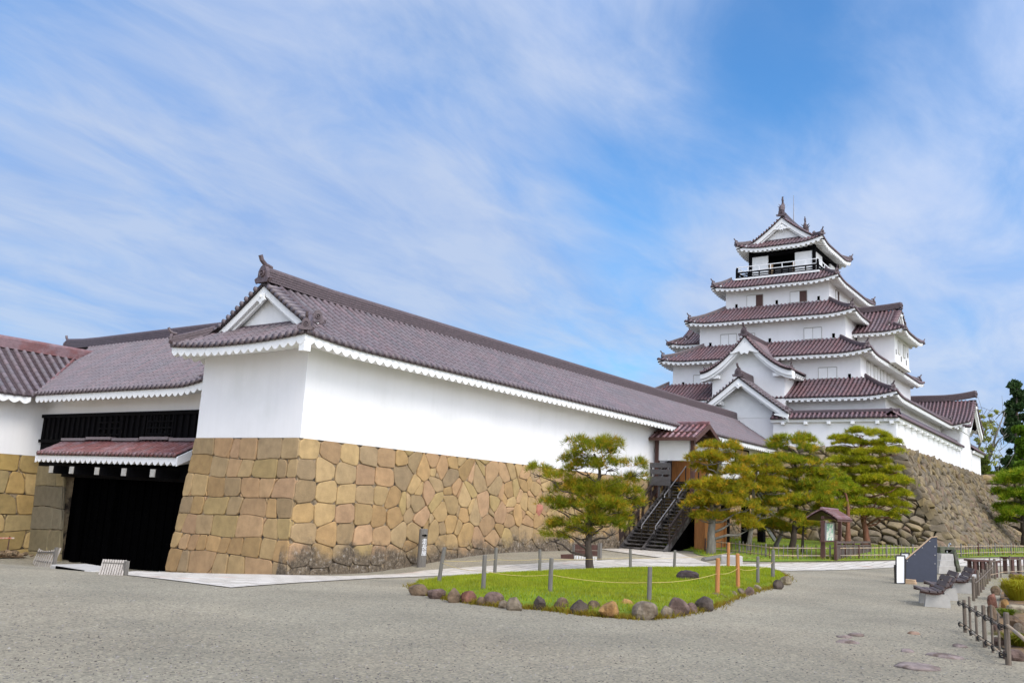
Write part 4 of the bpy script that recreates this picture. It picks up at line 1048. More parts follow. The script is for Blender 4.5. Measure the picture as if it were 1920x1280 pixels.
# turrets on both flanks
for sg, vis in ((-1, True), (1, False)):
    y_in, y_out = Yc+sg*6.2, Yc+sg*9.0
    mb = MB(); mb.box((72.3, min(y_in, y_out), 15.0), (77.3, max(y_in, y_out), 17.7)); tw = mb.build('turret_wall', M['plaster'], castle)
    cb = MB()
    for j, x in enumerate((72.5, 73.6, 74.7, 75.8, 76.9)): cb.prism([V3(x, Yc+sg*7.5, 14.7), V3(x, Yc+sg*9.0, 15.02), V3(x, Yc+sg*7.5, 15.02)], (.4,0,0))
    cb.box((72.2, min(Yc+sg*7.5, Yc+sg*9.08), 14.98), (77.4, max(Yc+sg*7.5, Yc+sg*9.08), 15.12)); cb.build('corbel', M['plaster_clean'], tw)
    hipgable(castle, (74.8, Yc+sg*7.45, 0), (0, sg, 0), (1, 0, 0) if sg < 0 else (-1,0,0), 2.55, 3.4, 17.35, 2.35, 1.0, conc=.25, la=.3, ld=2.0, ends=(0, 1), ov=.95, ridge_h=.42, oni_s=.75, barge=.28, tl=.5, horn=False)
    if sg < 0:
        for x in (73.4, 75.2):
            cwin(castle, (x, 15.9), (x+.55, 16.9), 'y', y_out)
        for x, z in ((72.7, 15.9), (74.4, 15.6), (76.2, 15.6), (76.8, 16.3)): mb = MB(); mb.box((x-.06, y_out-.03, z-.2), (x+.06, y_out+.02, z+.2)); mb.build('loophole', M['near_black'], castle)

# ------------------------------------------------------------------ annex with a plain gable in front of the tower
annex = thing('gabled_annex', 'white gabled annex joining the long storehouse to the castle tower', 'annex', (63.4, 24.45, 4.4))
mb = MB(); mb.box((63.33, 21.85, 4.3), (68.4, 27.1, 9.83)); mb.build('wall', M['plaster'], annex)
hipgable(annex, (66.2, 24.42, 0), (1,0,0), (0,1,0), 3.9, 3.65, 10.0, 2.72, 0., conc=.05, la=.0, ends=(2, 0), ov=1.0, ridge_h=.45, oni_s=.95, barge=.36, gw=1.0, tl=.42, tmat='tile', ridge_up=.1)
for sg in (-1, 1):
    for t in (.55, 2.0): bb = MB(); bb.cbox((62.6, 24.42+sg*(3.65-t)-.16, 10.0+.75*t-.72), (63.3, 24.42+sg*(3.65-t)+.16, 10.0+.75*t-.42), .02); bb.build('purlin_end', M['plaster_clean'], annex)

# ------------------------------------------------------------------ plastered wall on the stone base
dob = thing('plastered_wall', 'low white wall with tiled coping round the top of the castle stone base', 'plastered wall', (62.8, 13.66, 7.7))
mb = MB(); mb.box((62.8, 13.66, 7.6), (63.3, 22.0, 9.72)); mb.box((63.3, 13.66, 7.6), (86.6, 14.16, 9.72)); mb.build('wall', M['plaster'], dob)
wall_roof(dob, (63.05, 22.1, 0), (63.05, 13.45, 0), (-1,0,0), 9.66, .62, .40, sp=.32)
wall_roof(dob, (62.5, 13.91, 0), (86.6, 13.91, 0), (0,-1,0), 9.66, .62, .40, sp=.32)
for y in (21.2, 19.6, 18.0, 16.4, 14.8, 13.9): bb = MB(); bb.cbox((62.45, y-.12, 9.22), (62.8, y+.12, 9.42), .02); bb.build('beam_end', M['plaster_clean'], dob)
for k in range(12): x = 63.4+k*1.95; bb = MB(); bb.cbox((x-.12, 13.3, 9.22), (x+.12, 13.66, 9.42), .02); bb.build('beam_end', M['plaster_clean'], dob)

# ------------------------------------------------------------------ gabled building behind the wall on the right, and the wall beyond
rb = thing('gabled_storehouse', 'white gabled building with sagging tiled roof right of the castle tower', 'storehouse', (88.5, 14.2, 7.7))
mb = MB(); mb.box((86.62, 13.62, 7.6), (92.2, 24.0, 11.45)); mb.build('wall', M['plaster'], rb)
hipgable(rb, (89.4, 17.0, 0), (0,-1,0), (1,0,0), 4.35, 3.5, 11.35, 2.75, 0., conc=.3, la=.5, ld=4., ends=(0, 2), ov=1.0, ridge_h=.5, oni_s=.9, barge=.45, gw=.9, tl=.36, ridge_up=.35, horn=False)
db2 = thing('plastered_wall', 'short white wall with tiled coping beyond the gabled building at the base edge', 'plastered wall', (97, 13.2, 7.7))
mb = MB(); mb.box((92.2, 13.55, 7.6), (97.3, 14.0, 9.9)); mb.build('wall', M['plaster'], db2)
wall_roof(db2, (92.2, 13.78, 0), (97.7, 13.78, 0), (0,-1,0), 9.85, .65, .45)

# ------------------------------------------------------------------ castle stone base
cb = thing('stone_wall', 'high sloping castle base of rough grey brown rubble with big corner stones', 'stone wall', (60, 14, 1.2))
mb, bk = MB(), MB()
TX, TY, ZB, ZT, OFX, OFY = 62.5, 13.4, 1.0, 7.72, 4.4, 4.2
P, Lu, Lv = patch((TX, 44, ZT), (TX, TY, ZT), (TX-OFX, 44, ZB), (TX-OFX, TY-OFY, ZB), (-1,0,.65), conc=.45)
stones(mb, P, Lu, Lv, .78, .60, 41, gap=.075, jit=.40, bulge=.15, bev=.10, pal=[tuple(1.35*c for c in q) for q in GRB], chaikin=0, tilt=.13, depth=.3, small=.7); backing(bk, P, Lu, Lv, -.16)  # front palette lightened to offset the shade under the trees
Pb, Lub, Lvb = patch((TX, TY, ZT), (98, TY, ZT), (TX-OFX, TY-OFY, ZB), (98, TY-OFY, ZB), (0,-1,.62), conc=.45)
stones(mb, Pb, Lub, Lvb, .78, .50, 43, gap=.05, jit=.45, bulge=.16, bev=.12, pal=GRB, chaikin=0, tilt=.13, depth=.3); backing(bk, Pb, Lub, Lvb, -.18)
# alternating long corner stones
for k in range(14):
    v = (k+.5)/14; a, b = P(Lu, v*Lv, 0), Pb(0, v*Lvb, 0); c_ = (a+b)/2
    lx, ly = (.85, .55) if k % 2 else (.55, .85); g_ = random.uniform(.8, 1.15); col = tuple(np.array(random.choice(GRB))*g_)
    lx, ly = (.95, .6) if k % 2 else (.6, 1.0); v0, v1 = (k+.03)/14*Lv, (k+.95)/14*Lv; w0, w1 = (k+.03)/14*Lvb, (k+.95)/14*Lvb; J = lambda s=.07: V3(*rng.normal(0, s, 3))
    lx *= rng.uniform(.8, 1.1); ly *= rng.uniform(.8, 1.1); h_ = .17; od = V3(-.05, -.05, .03)
    q = [P(Lu-lx, v0, h_)+J(), P(Lu-.05, v0, h_)+od+J(.03), Pb(ly, w0, h_)+J(), P(Lu-lx, v1, h_)+J(), P(Lu-.05, v1, h_)+od+J(.03), Pb(ly, w1, h_)+J()]
    n0, n1 = V3(.9, 0, -.2), V3(0, .9, -.2)
    q += [q[0]+n0, q[2]+n1, q[3]+n0, q[5]+n1]
    m0 = (q[0]+q[1]+q[3]+q[4])/4+V3(-.06,0,.03); m1 = (q[1]+q[2]+q[4]+q[5])/4+V3(0,-.06,.03)
    mb.add(q+[m0, m1], [(0,1,10),(1,4,10),(4,3,10),(3,0,10),(1,2,11),(2,5,11),(5,4,11),(4,1,11),(6,0,3,8),(2,7,9,5),(3,4,5,9,8),(0,6,7,2,1)], col)
# bastion further right
P, Lu, Lv = patch((97.5, TY, 7.9), (97.5, -22, 7.9), (94.5, TY, 1.0), (94.5, -22, 1.0), (-1,0,.45), conc=.3)
stones(mb, P, Lu, Lv, 1.3, .95, 47, gap=.09, jit=.42, bulge=.2, bev=.16, pal=GRB, chaikin=1, tilt=.1, depth=.3); backing(bk, P, Lu, Lv, -.18)
for k in range(7):
    v = (k+.5)/7; c_ = V3(97.3-2.9*(1-v), TY-4.0*(1-v)*.9, 7.9-6.9*(1-v)); mb.blob((c_[0], c_[1], c_[2]), (1.0, .9, .55), 90+k, random.choice([(.32,.24,.15),(.27,.21,.15),(.24,.19,.15)]), rough=.12)
bk.add([(TX, 44, ZT-.1), (TX, TY, ZT-.1), (110, TY, ZT-.1), (110, 44, ZT-.1)], [(0,1,2,3)])
mb.build('stone_facing', M['rubble'], cb, False); bk.build('wall_core', M['joint'], cb)

# ================================================================== STAIRS, PORCH, DECK
st = thing('wooden_staircase', 'dark open wooden staircase with handrails climbing from the path to the porch', 'staircase', (40.6, 20.8, .65))
SX0, SX1, SZ0, SZ1, SY0, SY1 = 40.7, 46.4, .68, 4.35, 19.6, 22.05
nst = 21
for k in range(nst):
    x = SX0+(SX1-SX0)*(k+.5)/nst; z = SZ0+(SZ1-SZ0)*(k+1)/nst-.05
    mb = MB(); mb.cbox((x-.17, SY0+.05, z-.055), (x+.17, SY1-.05, z), .012); mb.build('tread', M['stair_wood'], st)
for y in (SY0, SY1, (SY0+SY1)/2):
    mb = MB(); mb.bar((SX0-.15, y, SZ0-.08), (SX1, y, SZ1-.10), .09, .32); mb.build('stringer', M['stair_wood'], st)
slope = lambda x: SZ0+(SZ1-SZ0)*(x-SX0)/(SX1-SX0)
for y, xa, xb in ((SY1+.22, SX0+.2, SX0+2.2), (SY1+.22, SX0+2.7, SX1+.3)):
    mb = MB(); mb.bar((xa, y, slope(xa)+1.0), (xb, y, slope(xb)+1.0), .14, .16); mb.bar((xa, y, slope(xa)+.42), (xb, y, slope(xb)+.42), .10, .22)
    if xb < SX1: mb.bar((xb, y, slope(xb)+1.0), (xb+.55, y, slope(xb)+1.02), .14, .16)
    for k in range(5): x = xa+(xb-xa)*k/4; mb.bar((x, y, slope(x)-.3), (x, y, slope(x)+1.0), .09, .09, (1,0,0))
    mb.build('side_rail', M['rail_wood'], st)
mb = MB(); y = SY0-.02; xa, xb = SX0+.35, SX1
mb.bar((xa, y, slope(xa)+.95), (xb, y, slope(xb)+.95), .10, .12); mb.bar((xa, y, slope(xa)+.2), (xb, y, slope(xb)+.2), .06, .10)
for k in range(8): x = xa+(xb-xa)*k/7; mb.bar((x, y, slope(x)-.1), (x, y, slope(x)+.95), .07, .07, (1,0,0))
mb.build('side_rail', M['rail_wood'], st)
for y in (SY0+.85, SY0+1.62):
    for xa, xb in ((SX0+.55, SX0+2.75), (SX0+3.1, SX1)):
        mb = MB(); mb.tube([(xa-.02, y, slope(xa)+.70), (xa, y, slope(xa)+.85), (xb, y, slope(xb)+.85)], .032, 8); mb.build('handrail', M['steel'], st)
        for k in range(4): x = xa+(xb-xa)*k/3; mb = MB(); mb.bar((x, y, slope(x)-.06), (x, y, slope(x)+.84), .05, .05, (1,0,0)); mb.build('rail_post', M['black_metal'], st)
mb = MB(); mb.prism([V3(SX0+.4, SY0+.12, .5), V3(SX1, SY0+.12, .5), V3(SX1, SY0+.12, SZ1-.3), V3(SX0+.4, SY0+.12, SZ0-.1)], (0,.06,0)); mb.build('under_stair_shade', M['near_black'], st)  # black sheet standing in for the dark void beneath the stairs
# dark screen boards at the head of the stairs
mb = MB()
for z in (4.98, 4.62): mb.cbox((44.2, 21.15, z), (44.26, 22.35, z+.26), .008)
for y in (21.2, 21.8, 22.3): mb.box((44.27, y-.05, 3.4), (44.34, y+.05, 5.22))
mb.box((44.2, 21.15, 4.02), (44.26, 22.35, 4.5)); mb.build('screen_board', M['grey_board'], st)

deck = thing('entrance_deck', 'raised timber deck on thick black posts behind the pines beside the stairs', 'deck', (48, 20.5, .9))
mb = MB(); mb.box((46.4, 18.7, 4.2), (54, 22.4, 4.36)); mb.box((46.4, 18.7, 3.85), (54, 18.85, 4.2)); mb.box((46.4, 20.9, 3.85), (54, 21.05, 4.2)); mb.build('floor', M['dark_wood'], deck)
for q in ((1360, 1024), (1398, 1028), (1428, 1028)):
    p = gpt(*q); p = aty(q[0], 1000, 18.78); z = float(G(p[0], p[1])); mb = MB(); mb.cbox((p[0]-.19, 18.6, z-.1), (p[0]+.19, 18.98, 4.2), .02); mb.build('post', M['dark_wood'], deck)
mb = MB()
for z in (5.3, 4.85): mb.bar((48.6, 18.75, z), (54, 18.75, z), .10, .16)
for k in range(7): mb.box((48.6+k*.9-.05, 18.7, 4.36), (48.6+k*.9+.05, 18.8, 5.3))
mb.build('railing', M['brown_wood'], deck)
mb = MB(); mb.bar((47.0, 18.4, 4.2), (50.5, 17.6, 1.4), .10, .22); mb.tube([(47.0, 18.3, 5.2), (50.5, 17.5, 2.4)], .04, 6); mb.tube([(47.6, 18.3, 5.2), (51.1, 17.5, 2.4)], .04, 6); mb.build('ramp_rail', M['steel'], deck)

shed = thing('timber_shed', 'small orange timber shed under the deck behind the thick pine trunk', 'shed', (46.5, 18.6, .8))
a, b = aty(1322, 1000, 18.7), aty(1358, 1000, 18.7)
mb = MB(); n = 9
for k in range(n): xa, xb = a[0]+(b[0]-a[0])*k/n, a[0]+(b[0]-a[0])*(k+1)/n; mb.cbox((xa+.01, 18.7, .75), (xb-.01, 18.76+.02*(k % 2), 2.75), .01)
mb.box((a[0]+.05, 18.78, .7), (b[0]-.05, 19.3, 2.72)); mb.build('plank_wall', M['orange_wood'], shed)
mb = MB(); mb.box((b[0]-.06, 18.6, .7), (b[0]+.10, 18.82, 2.8)); mb.box((a[0]-.1, 18.6, 2.75), (b[0]+.2, 19.4, 2.86)); mb.build('frame', M['orange_wood'], shed)

por = thing('stair_porch', 'small white porch with red tiled gable roof at the head of the stairs', 'porch', (46.4, 21, 4.35))
mb = MB(); mb.box((45.0, 20.38, 5.42), (45.1, 22.30, 6.9)); mb.build('wall', M['plaster_clean'], por)
mb = MB(); mb.box((47.0, 20.2, 4.38), (47.1, 22.4, 5.6)); mb.build('lower_board', M['orange_wood'], por)
for x, y in ((44.95, 20.2), (44.95, 22.32), (48.1, 20.2)):
    mb = MB(); mb.cbox((x, y-.11, 3.4), (x+.2, y+.11, 6.95), .015); mb.build('post', M['brown_wood'], por)
mb = MB(); mb.box((44.88, 20.0, 6.84), (45.16, 22.5, 7.0)); mb.box((44.9, 20.1, 6.88), (48.3, 20.3, 7.02)); mb.build('beam', M['brown_wood'], por)
mb = MB(); mb.box((48.6, 22.35, 4.36), (49.6, 22.5, 6.4)); mb.build('doorway', M['near_black'], por)
roof, dk, vb, rd = MB(), MB(), MB(), MB()
sl = Slope((44.35, 22.5, 6.62), (0,-1,0), (1,0,0), 2.75, 1.7, .85, .03); sl2 = Slope((47.75, 19.75, 6.62), (0,1,0), (-1,0,0), 2.75, 1.7, .85, .03)
for s_ in (sl, sl2): tiles(roof, s_, .34, .075, .30, seg=5, var=.3); under(dk, s_)
ridge(rd, [(46.05, 22.5, 7.46), (46.05, 19.7, 7.46)], .22, .14, .08, layers=2)
for s_, u in ((sl, sl.Ln), (sl2, 0.)): vb.prism([s_.P(u, t, .04) for t in (-.1, .9, 1.7)]+[s_.P(u, t, -.22) for t in (1.7, .9, -.1)], (0, -.09, 0))
vb.bar((44.33, 22.5, 6.54), (44.33, 19.7, 6.54), .06, .16)
r_ = roof.build('roof', M['tile_red'], por, True); dk.build('roof_deck', M['brown_wood'], r_); rd.build('ridge', M['tile_red'], r_); vb.build('barge_board', M['brown_wood'], r_)
mb = MB(); mb.tube([(44.95, 20.6, 6.75), (44.88, 20.6, 6.71)], .07, 8); mb.build('wall_lamp', M['grey_board'], por)

# ================================================================== PINES
PINE_A, PINE_B, PINE_C = (.11, .16, .010), (.34, .33, .016), (.55, .32, .03)
def pine(name, label, base_px, X, trunk, pads, r0, bark, needle=.2, wid=.018, dens=1., cols=(PINE_A, PINE_B, PINE_C), seed=1, group=None, spread=1., thick=.7, limbs=True, flat=.8):
    """clipped pine: trunk and pads outlined as (px, py, rx, ry[, depth offset]) at the distance of the trunk, each pad a layer of needle tufts"""
    r = np.random.default_rng(seed)
    b = gpt(*base_px) if X is None else atx(base_px[0], base_px[1], X)
    b[2] = float(G(b[0], b[1])) if X is None else b[2]
    dirv = b-EYE; dist = float((b-EYE)@FW); mpp = dist/FOC; away = V3(dirv[0], dirv[1], 0); away /= np.linalg.norm(away)
    def at(px, py, dd=0.):
        d = ray(px, py); k = ((b-EYE)@away+dd)/(d@away); return EYE+d*k
    root = thing(name, label, 'pine tree', b, group)
    tr = MB(); tp = [at(*q[:2]) for q in trunk]; tp[0] = b-V3(0,0,.1)
    n = len(tp); rs = [r0*(1.25 if i == 0 else 1)*(1-.72*i/(n-1)) for i in range(n)]
    # smooth the trunk line
    fine, fr_ = [], []
    for i in range(n-1):
        for k in range(4):
            t = k/4; p0, p1, p2, p3 = tp[max(i-1,0)], tp[i], tp[i+1], tp[min(i+2,n-1)]
            fine.append(.5*((2*p1)+(-p0+p2)*t+(2*p0-5*p1+4*p2-p3)*t*t+(-p0+3*p1-3*p2+p3)*t**3)+r.normal(0, rs[i]*.06, 3)*V3(1,1,0)); fr_.append(rs[i]*(1-t)+rs[i+1]*t)
    fine.append(tp[-1]); fr_.append(rs[-1]); tr.tube(fine, fr_, 9)
    T, D, Hh, Cc, Wd = [], [], [], [], []
    for pd in pads:
        px, py, rx, ry = pd[:4]; dd = pd[4] if len(pd) > 4 else r.uniform(-.7, .7)*rx*mpp*spread
        c = at(px, py, dd); A, Bv = rx*mpp*1.05, max(ry*mpp*1.2, .16)
        side = RT*V3(1,1,0); side /= np.linalg.norm(side); dep = away
        # limb from the trunk to the pad
        if limbs:
            ii = int(np.argmin([abs(f[2]-(c[2]-Bv*.9-.35*np.hypot(*(c-f)[:2])))+.3*np.hypot(*(c-f)[:2]) for f in fine]))
            s_ = fine[ii]; e_ = c-V3(0,0,Bv*.55); m1 = s_*.6+e_*.4+r.normal(0, .06*np.linalg.norm(e_-s_), 3); m2 = s_*.25+e_*.75+r.normal(0, .05*np.linalg.norm(e_-s_), 3)
            if np.linalg.norm(e_-s_) > .15: tr.tube([s_, m1, m2, e_], [max(.025, fr_[ii]*.42), max(.022, fr_[ii]*.33), max(.018, fr_[ii]*.25), .012], 6)
            for _ in range(5):
                a = r.uniform(0, 6.28); q = r.uniform(.5, .95); e2 = c+(side*math.cos(a)*A+dep*math.sin(a)*A*flat)*q+V3(0,0,-Bv*.15); mm = e_*.5+e2*.5+V3(0,0,-.03)+r.normal(0,.03,3)
                tr.tube([e_, mm, e2], [.018, .013, .007], 4)
        area = math.pi*A*A*flat; k = max(24, int(area*190*dens/(needle/.2)**1.5))
        ns = int(r.integers(6, 10)); sa = r.uniform(0, 6.28, ns); sq = np.sqrt(r.uniform(.08, .8, ns)); w_ = r.integers(0, ns, k); sz = r.uniform(-.25, .35, ns)
        ex, ey = sq[w_]*np.cos(sa[w_])+r.normal(0, .21, k), sq[w_]*np.sin(sa[w_])+r.normal(0, .21, k)
        a = np.arctan2(ey, ex); q = np.minimum(np.hypot(ex, ey), 1.15); wob = 1+.22*np.sin(3*a+r.uniform(0,6))+.12*np.sin(5*a+r.uniform(0,6))
        q = q*(.55+.45*wob)
        up = np.sqrt(np.clip(1-(q/1.25)**2, 0, 1))
        hz = Bv*(up*r.uniform(.15, 1., k)**.6*1.0-.35*(1-thick)) - Bv*.15*r.uniform(0, 1, k)+Bv*sz[w_]
        pos = c+np.outer(np.cos(a)*q*A, side)+np.outer(np.sin(a)*q*A*flat, dep)+np.outer(hz, (0,0,1))
        dr = np.outer(np.cos(a)*q, side)*.9+np.outer(np.sin(a)*q, dep)*.9+np.outer(np.ones(k)*.75, (0,0,1)); 
        T.append(pos); D.append(dr); Cc.append((hz/Bv))
    T, D, hq = np.concatenate(T), np.concatenate(D), np.concatenate(Cc); D /= np.linalg.norm(D, axis=1)[:, None]
    K = 11; nT = len(T)
    d = D[:, None, :]*.75+r.normal(0, .55, (nT, K, 3)); d /= np.linalg.norm(d, axis=2)[..., None]
    ln = needle*r.uniform(.6, 1.25, (nT, K, 1)); sd = np.cross(d, r.normal(size=(nT, K, 3))); sd /= np.linalg.norm(sd, axis=2)[..., None]
    b0 = T[:, None, :]+d*ln*.08
    v = np.stack([b0-sd*wid*.5, b0+sd*wid*.5, b0+d*ln], 2).reshape(-1, 3)
    mixv = np.clip(r.normal(.5, .22, nT)+.15*np.sin(T[:, 0]*2.1+T[:, 2]*3), 0, 1)[:, None]; yl = (r.uniform(0, 1, nT) < .22)[:, None]*r.uniform(.3, 1., (nT, 1))
    col = np.array(cols[0])*(1-mixv)+np.array(cols[1])*mixv; col = col*(1-yl)+np.array(cols[2])*yl
    col = np.repeat(col, K*3, 0)*np.repeat(r.uniform(.75, 1.25, (nT*K, 1)), 3, 0)
    tr.build('trunk', M[bark], root, True)
    tris('crown', M['needle'], v, col, root)
    return root
pine('pine_tree', 'clipped pine with dark leaning trunk growing on the grass island', (1108,1072), None,
     [(1110,1072),(1103,1030),(1105,985),(1104,950),(1110,920),(1122,900),(1124,880),(1114,850)],
     [(1085,836,26,15),(1140,838,28,16),(1112,848,45,20),(1078,868,30,18),(1138,874,30,13),(1105,880,32,16),(1066,885,16,9),(1012,884,25,13),(1040,898,25,12),(1186,880,24,20),(1196,903,18,17),(1168,908,25,18),(1180,925,22,12),
      (1058,925,42,22),(1110,930,58,26),(1150,938,34,22),(1040,945,28,13),(1186,952,22,12),(1203,944,12,9),(1085,955,45,18),(1130,955,45,18),(1060,990,34,17),(1100,985,40,19),(1146,992,25,16),(1038,1008,22,10),(1132,975,40,18),(1090,1003,30,12)],
     .125, 'bark', .21, .014, 1.05, seed=3)
pine('pine_tree', 'golden green clipped pine with thick grey trunk right beside the stairs', (1333,1040), None,
     [(1333,1042),(1334,1000),(1336,960),(1337,930),(1346,890),(1351,862),(1352,845)],
     [(1353,840,34,12),(1326,862,35,14),(1356,862,42,13),(1392,870,24,9),(1320,886,32,14),(1376,890,32,13),(1310,916,26,11),(1346,916,44,17),(1396,915,26,11),(1340,946,52,19),(1308,950,22,12),(1390,950,26,14),(1332,972,36,13),(1378,975,30,14),(1402,988,24,9),(1360,930,40,15)],
     .21, 'bark_grey', .23, .021, 1.0, (PINE_A, (.44,.36,.018), (.62,.34,.025)), seed=5)
pine('pine_tree', 'slender pale trunked pine with thin flat layers between the black deck posts', (1403,1036), None,
     [(1404,1040),(1407,1000),(1411,965),(1413,940),(1413,915),(1418,890),(1420,872)],
     [(1420,870,38,12),(1442,884,28,10),(1400,886,28,10),(1420,905,48,10),(1432,920,42,9),(1442,948,30,11),(1432,965,20,9)],
     .13, 'bark_grey', .23, .021, .95, (PINE_A, (.42,.36,.018), (.60,.34,.025)), seed=7)
pine('pine_tree', 'dense dark topped pine with black trunk left of the notice board', (1483,1034), None,
     [(1484,1036),(1489,1000),(1491,970),(1492,950),(1497,925),(1494,895),(1490,865),(1488,842)],
     [(1485,834,42,18),(1512,846,24,11),(1450,842,22,8),(1470,868,54,14),(1512,870,34,11),(1456,892,34,13),(1512,896,44,16),(1550,890,28,13),(1476,916,40,14),(1532,920,44,16),(1460,942,34,13),(1522,946,50,16),(1548,958,24,10),(1506,972,38,13),(1448,985,24,9)],
     .16, 'bark', .24, .022, .85, (PINE_A, (.34,.36,.015), (.60,.36,.025)), seed=9)
pine('pine_tree', 'small leaning pine under the golden pad in front of the grey stone wall', (1453,1030), None, [(1452,1033),(1458,1015),(1466,1000),(1462,990)], [(1460,992,38,9),(1440,980,20,8)], .15, 'bark_grey', .24, .03, 1., (PINE_A, (.44,.35,.018), (.6,.35,.025)), seed=11)
pine('pine_tree', 'thin young pine with sparse foliage just left of the notice board', (1504,1040), None, [(1504,1040),(1505,1015),(1506,990),(1507,970)], [(1510,985,24,8),(1495,975,18,7)], .09, 'bark', .24, .03, .8, seed=12)
pine('pine_tree', 'tall bright green umbrella shaped red pine before the castle base corner', (1626,1022), 54.5,
     [(1627,1024),(1624,1000),(1619,970),(1618,935),(1617,900),(1616,870),(1615,840),(1612,818)],
     [(1620,812,30,8),(1588,824,26,8),(1642,820,26,8),(1668,829,20,5),(1600,833,30,7),(1632,834,25,5),(1580,850,30,8),(1612,852,24,7),(1664,848,30,9),(1600,868,44,9),(1650,870,26,9),(1588,886,36,9),(1642,888,36,10),(1676,882,18,7),(1610,906,40,9),(1682,906,30,10),(1650,902,30,9),(1598,926,40,10),(1660,926,40,10),(1692,931,18,9),(1640,946,44,9),(1676,946,24,8),(1620,966,36,8),(1652,970,30,8),(1688,962,14,6)],
     .19, 'bark_red', .22, .022, 1.1, ((.18,.22,.010),(.44,.43,.018),(.60,.48,.03)), seed=13, thick=.8)
pine('pine_tree', 'bright green pine with rust red lower trunk behind the notice board', (1590,1016), 52.5,
     [(1591,1018),(1590,990),(1590,960),(1588,935),(1580,910)], [(1560,900,30,13),(1572,930,34,13),(1560,955,30,11),(1598,945,30,10),(1548,925,22,10),(1580,915,28,10)],
     .15, 'bark_red', .23, .022, 1., ((.15,.23,.010),(.36,.42,.018),(.58,.42,.03)), seed=15)
pine('pine_tree', 'broad layered pine at the right edge before the distant stone bastion', (1925,1020), 85,
     [(1925,1030),(1922,990),(1918,950),(1915,920)], [(1900,905,32,14),(1930,900,40,16),(1885,930,26,12),(1918,935,38,14),(1880,955,22,10),(1905,965,36,12),(1935,960,40,16),(1890,978,20,8)],
     .4, 'bark', .42, .06, .8, ((.10,.19,.010),(.26,.34,.018),(.4,.36,.03)), seed=17)

# broadleaf and conifer trees beyond the castle base
def leaf_tree(name, label, base, trunk, clumps, cols, size, count, bark='bark', r0=.3, droop=0., seed=1, group=None):
    r = np.random.default_rng(seed); root = thing(name, label, 'tree', base, group); tr = MB()
    for pts, ra, rb in trunk: tr.tube(pts, list(np.linspace(ra, rb, len(pts))), 7)
    tr.build('trunk', M[bark], root, True)
    V, C = [], []
    for c, rad, dn in clumps:
        k = max(8, int(count*dn)); p = r.normal(size=(k, 3)); p /= np.linalg.norm(p, axis=1)[:, None]; p *= r.uniform(.25, 1., (k, 1))**.5
        sub = r.normal(size=(7, 3)); sub /= np.linalg.norm(sub, axis=1)[:, None]; w = r.integers(0, 7, k); p = p*.62+sub[w]*.42
        p = np.array(c)+p*np.array(rad); d = r.normal(size=(k, 3)); d[:, 2] -= droop; d /= np.linalg.norm(d, axis=1)[:, None]
        e = np.cross(d, r.normal(size=(k, 3))); e /= np.linalg.norm(e, axis=1)[:, None]; s = size*r.uniform(.6, 1.3, (k, 1))
        V.append(np.stack([p-d*s*.6, p+e*s*.32, p+d*s*.6, p-e*s*.32], 1).reshape(-1, 3)); t = r.uniform(0, 1, (k, 1))
        g_ = r.uniform(.75, 1.2)
        C.append(np.repeat((np.array(cols[0])*(1-t)+np.array(cols[1])*t)*g_, 4, 0))
    tris('crown', M['leaf'], np.concatenate(V), np.concatenate(C), root, 4)
    return root
def tp(px, py, X): return atx(px, py, X)
mpx = lambda X, px=1880: X/ray(px, 900)[0]/FOC
X = 125; mp_ = mpx(X); b = tp(1905, 985, X)
cl = []
rr = random.Random(4)
for py in range(722, 900, 9):
    w = 5+(py-722)*.20; 
    for k in range(3): cl.append((tp(1906+rr.uniform(-w, w), py+rr.uniform(-4, 4), X)+V3(rr.uniform(-2, 2), 0, 0), V3(1,1,.75)*mp_*rr.uniform(6, 11), 1.))
leaf_tree('conifer_tree', 'tall narrow dark conifer rising right of the castle behind the trees', b, [([tp(1906,985,X), tp(1906,850,X), tp(1907,722,X)], .5, .08)], cl, ((.018,.045,.015),(.055,.095,.03)), .60, 120, droop=.8, seed=2)
X = 112; mp_ = mpx(X); b = tp(1850, 980, X)
br = [([tp(1850,985,X), tp(1846,930,X), tp(1843,885,X)], .35, .25), ([tp(1843,885,X), tp(1858,850,X), tp(1866,820,X), tp(1884,772,X)], .22, .05), ([tp(1848,868,X), tp(1834,845,X), tp(1842,812,X), tp(1864,795,X)], .16, .04), ([tp(1856,853,X), tp(1872,825,X), tp(1888,812,X)], .12, .03), ([tp(1842,880,X), tp(1836,840,X), tp(1852,790,X)], .12, .03)]
for k in range(46):
    px, py = rr.uniform(1832, 1888), rr.uniform(775, 890); a = tp(px, py, X+rr.uniform(-2, 2)); br.append(([a, a+V3(rr.uniform(-.8,.8), rr.uniform(-.9,.9), rr.uniform(.2,1.2)), a+V3(rr.uniform(-1.2,1.2), rr.uniform(-1.4,1.4), rr.uniform(.8,2.2))], .04, .012))
cl = [(tp(rr.uniform(1830, 1870), rr.uniform(770, 895), X+rr.uniform(-3, 3)), V3(1,1,.8)*mp_*rr.uniform(5, 10), .12) for _ in range(40)]
leaf_tree('deciduous_tree', 'half bare tree with thin branches and young leaves right of the gabled building', b, br, cl, ((.20,.23,.05),(.38,.38,.10)), .30, 300, 'bark_grey', seed=3)
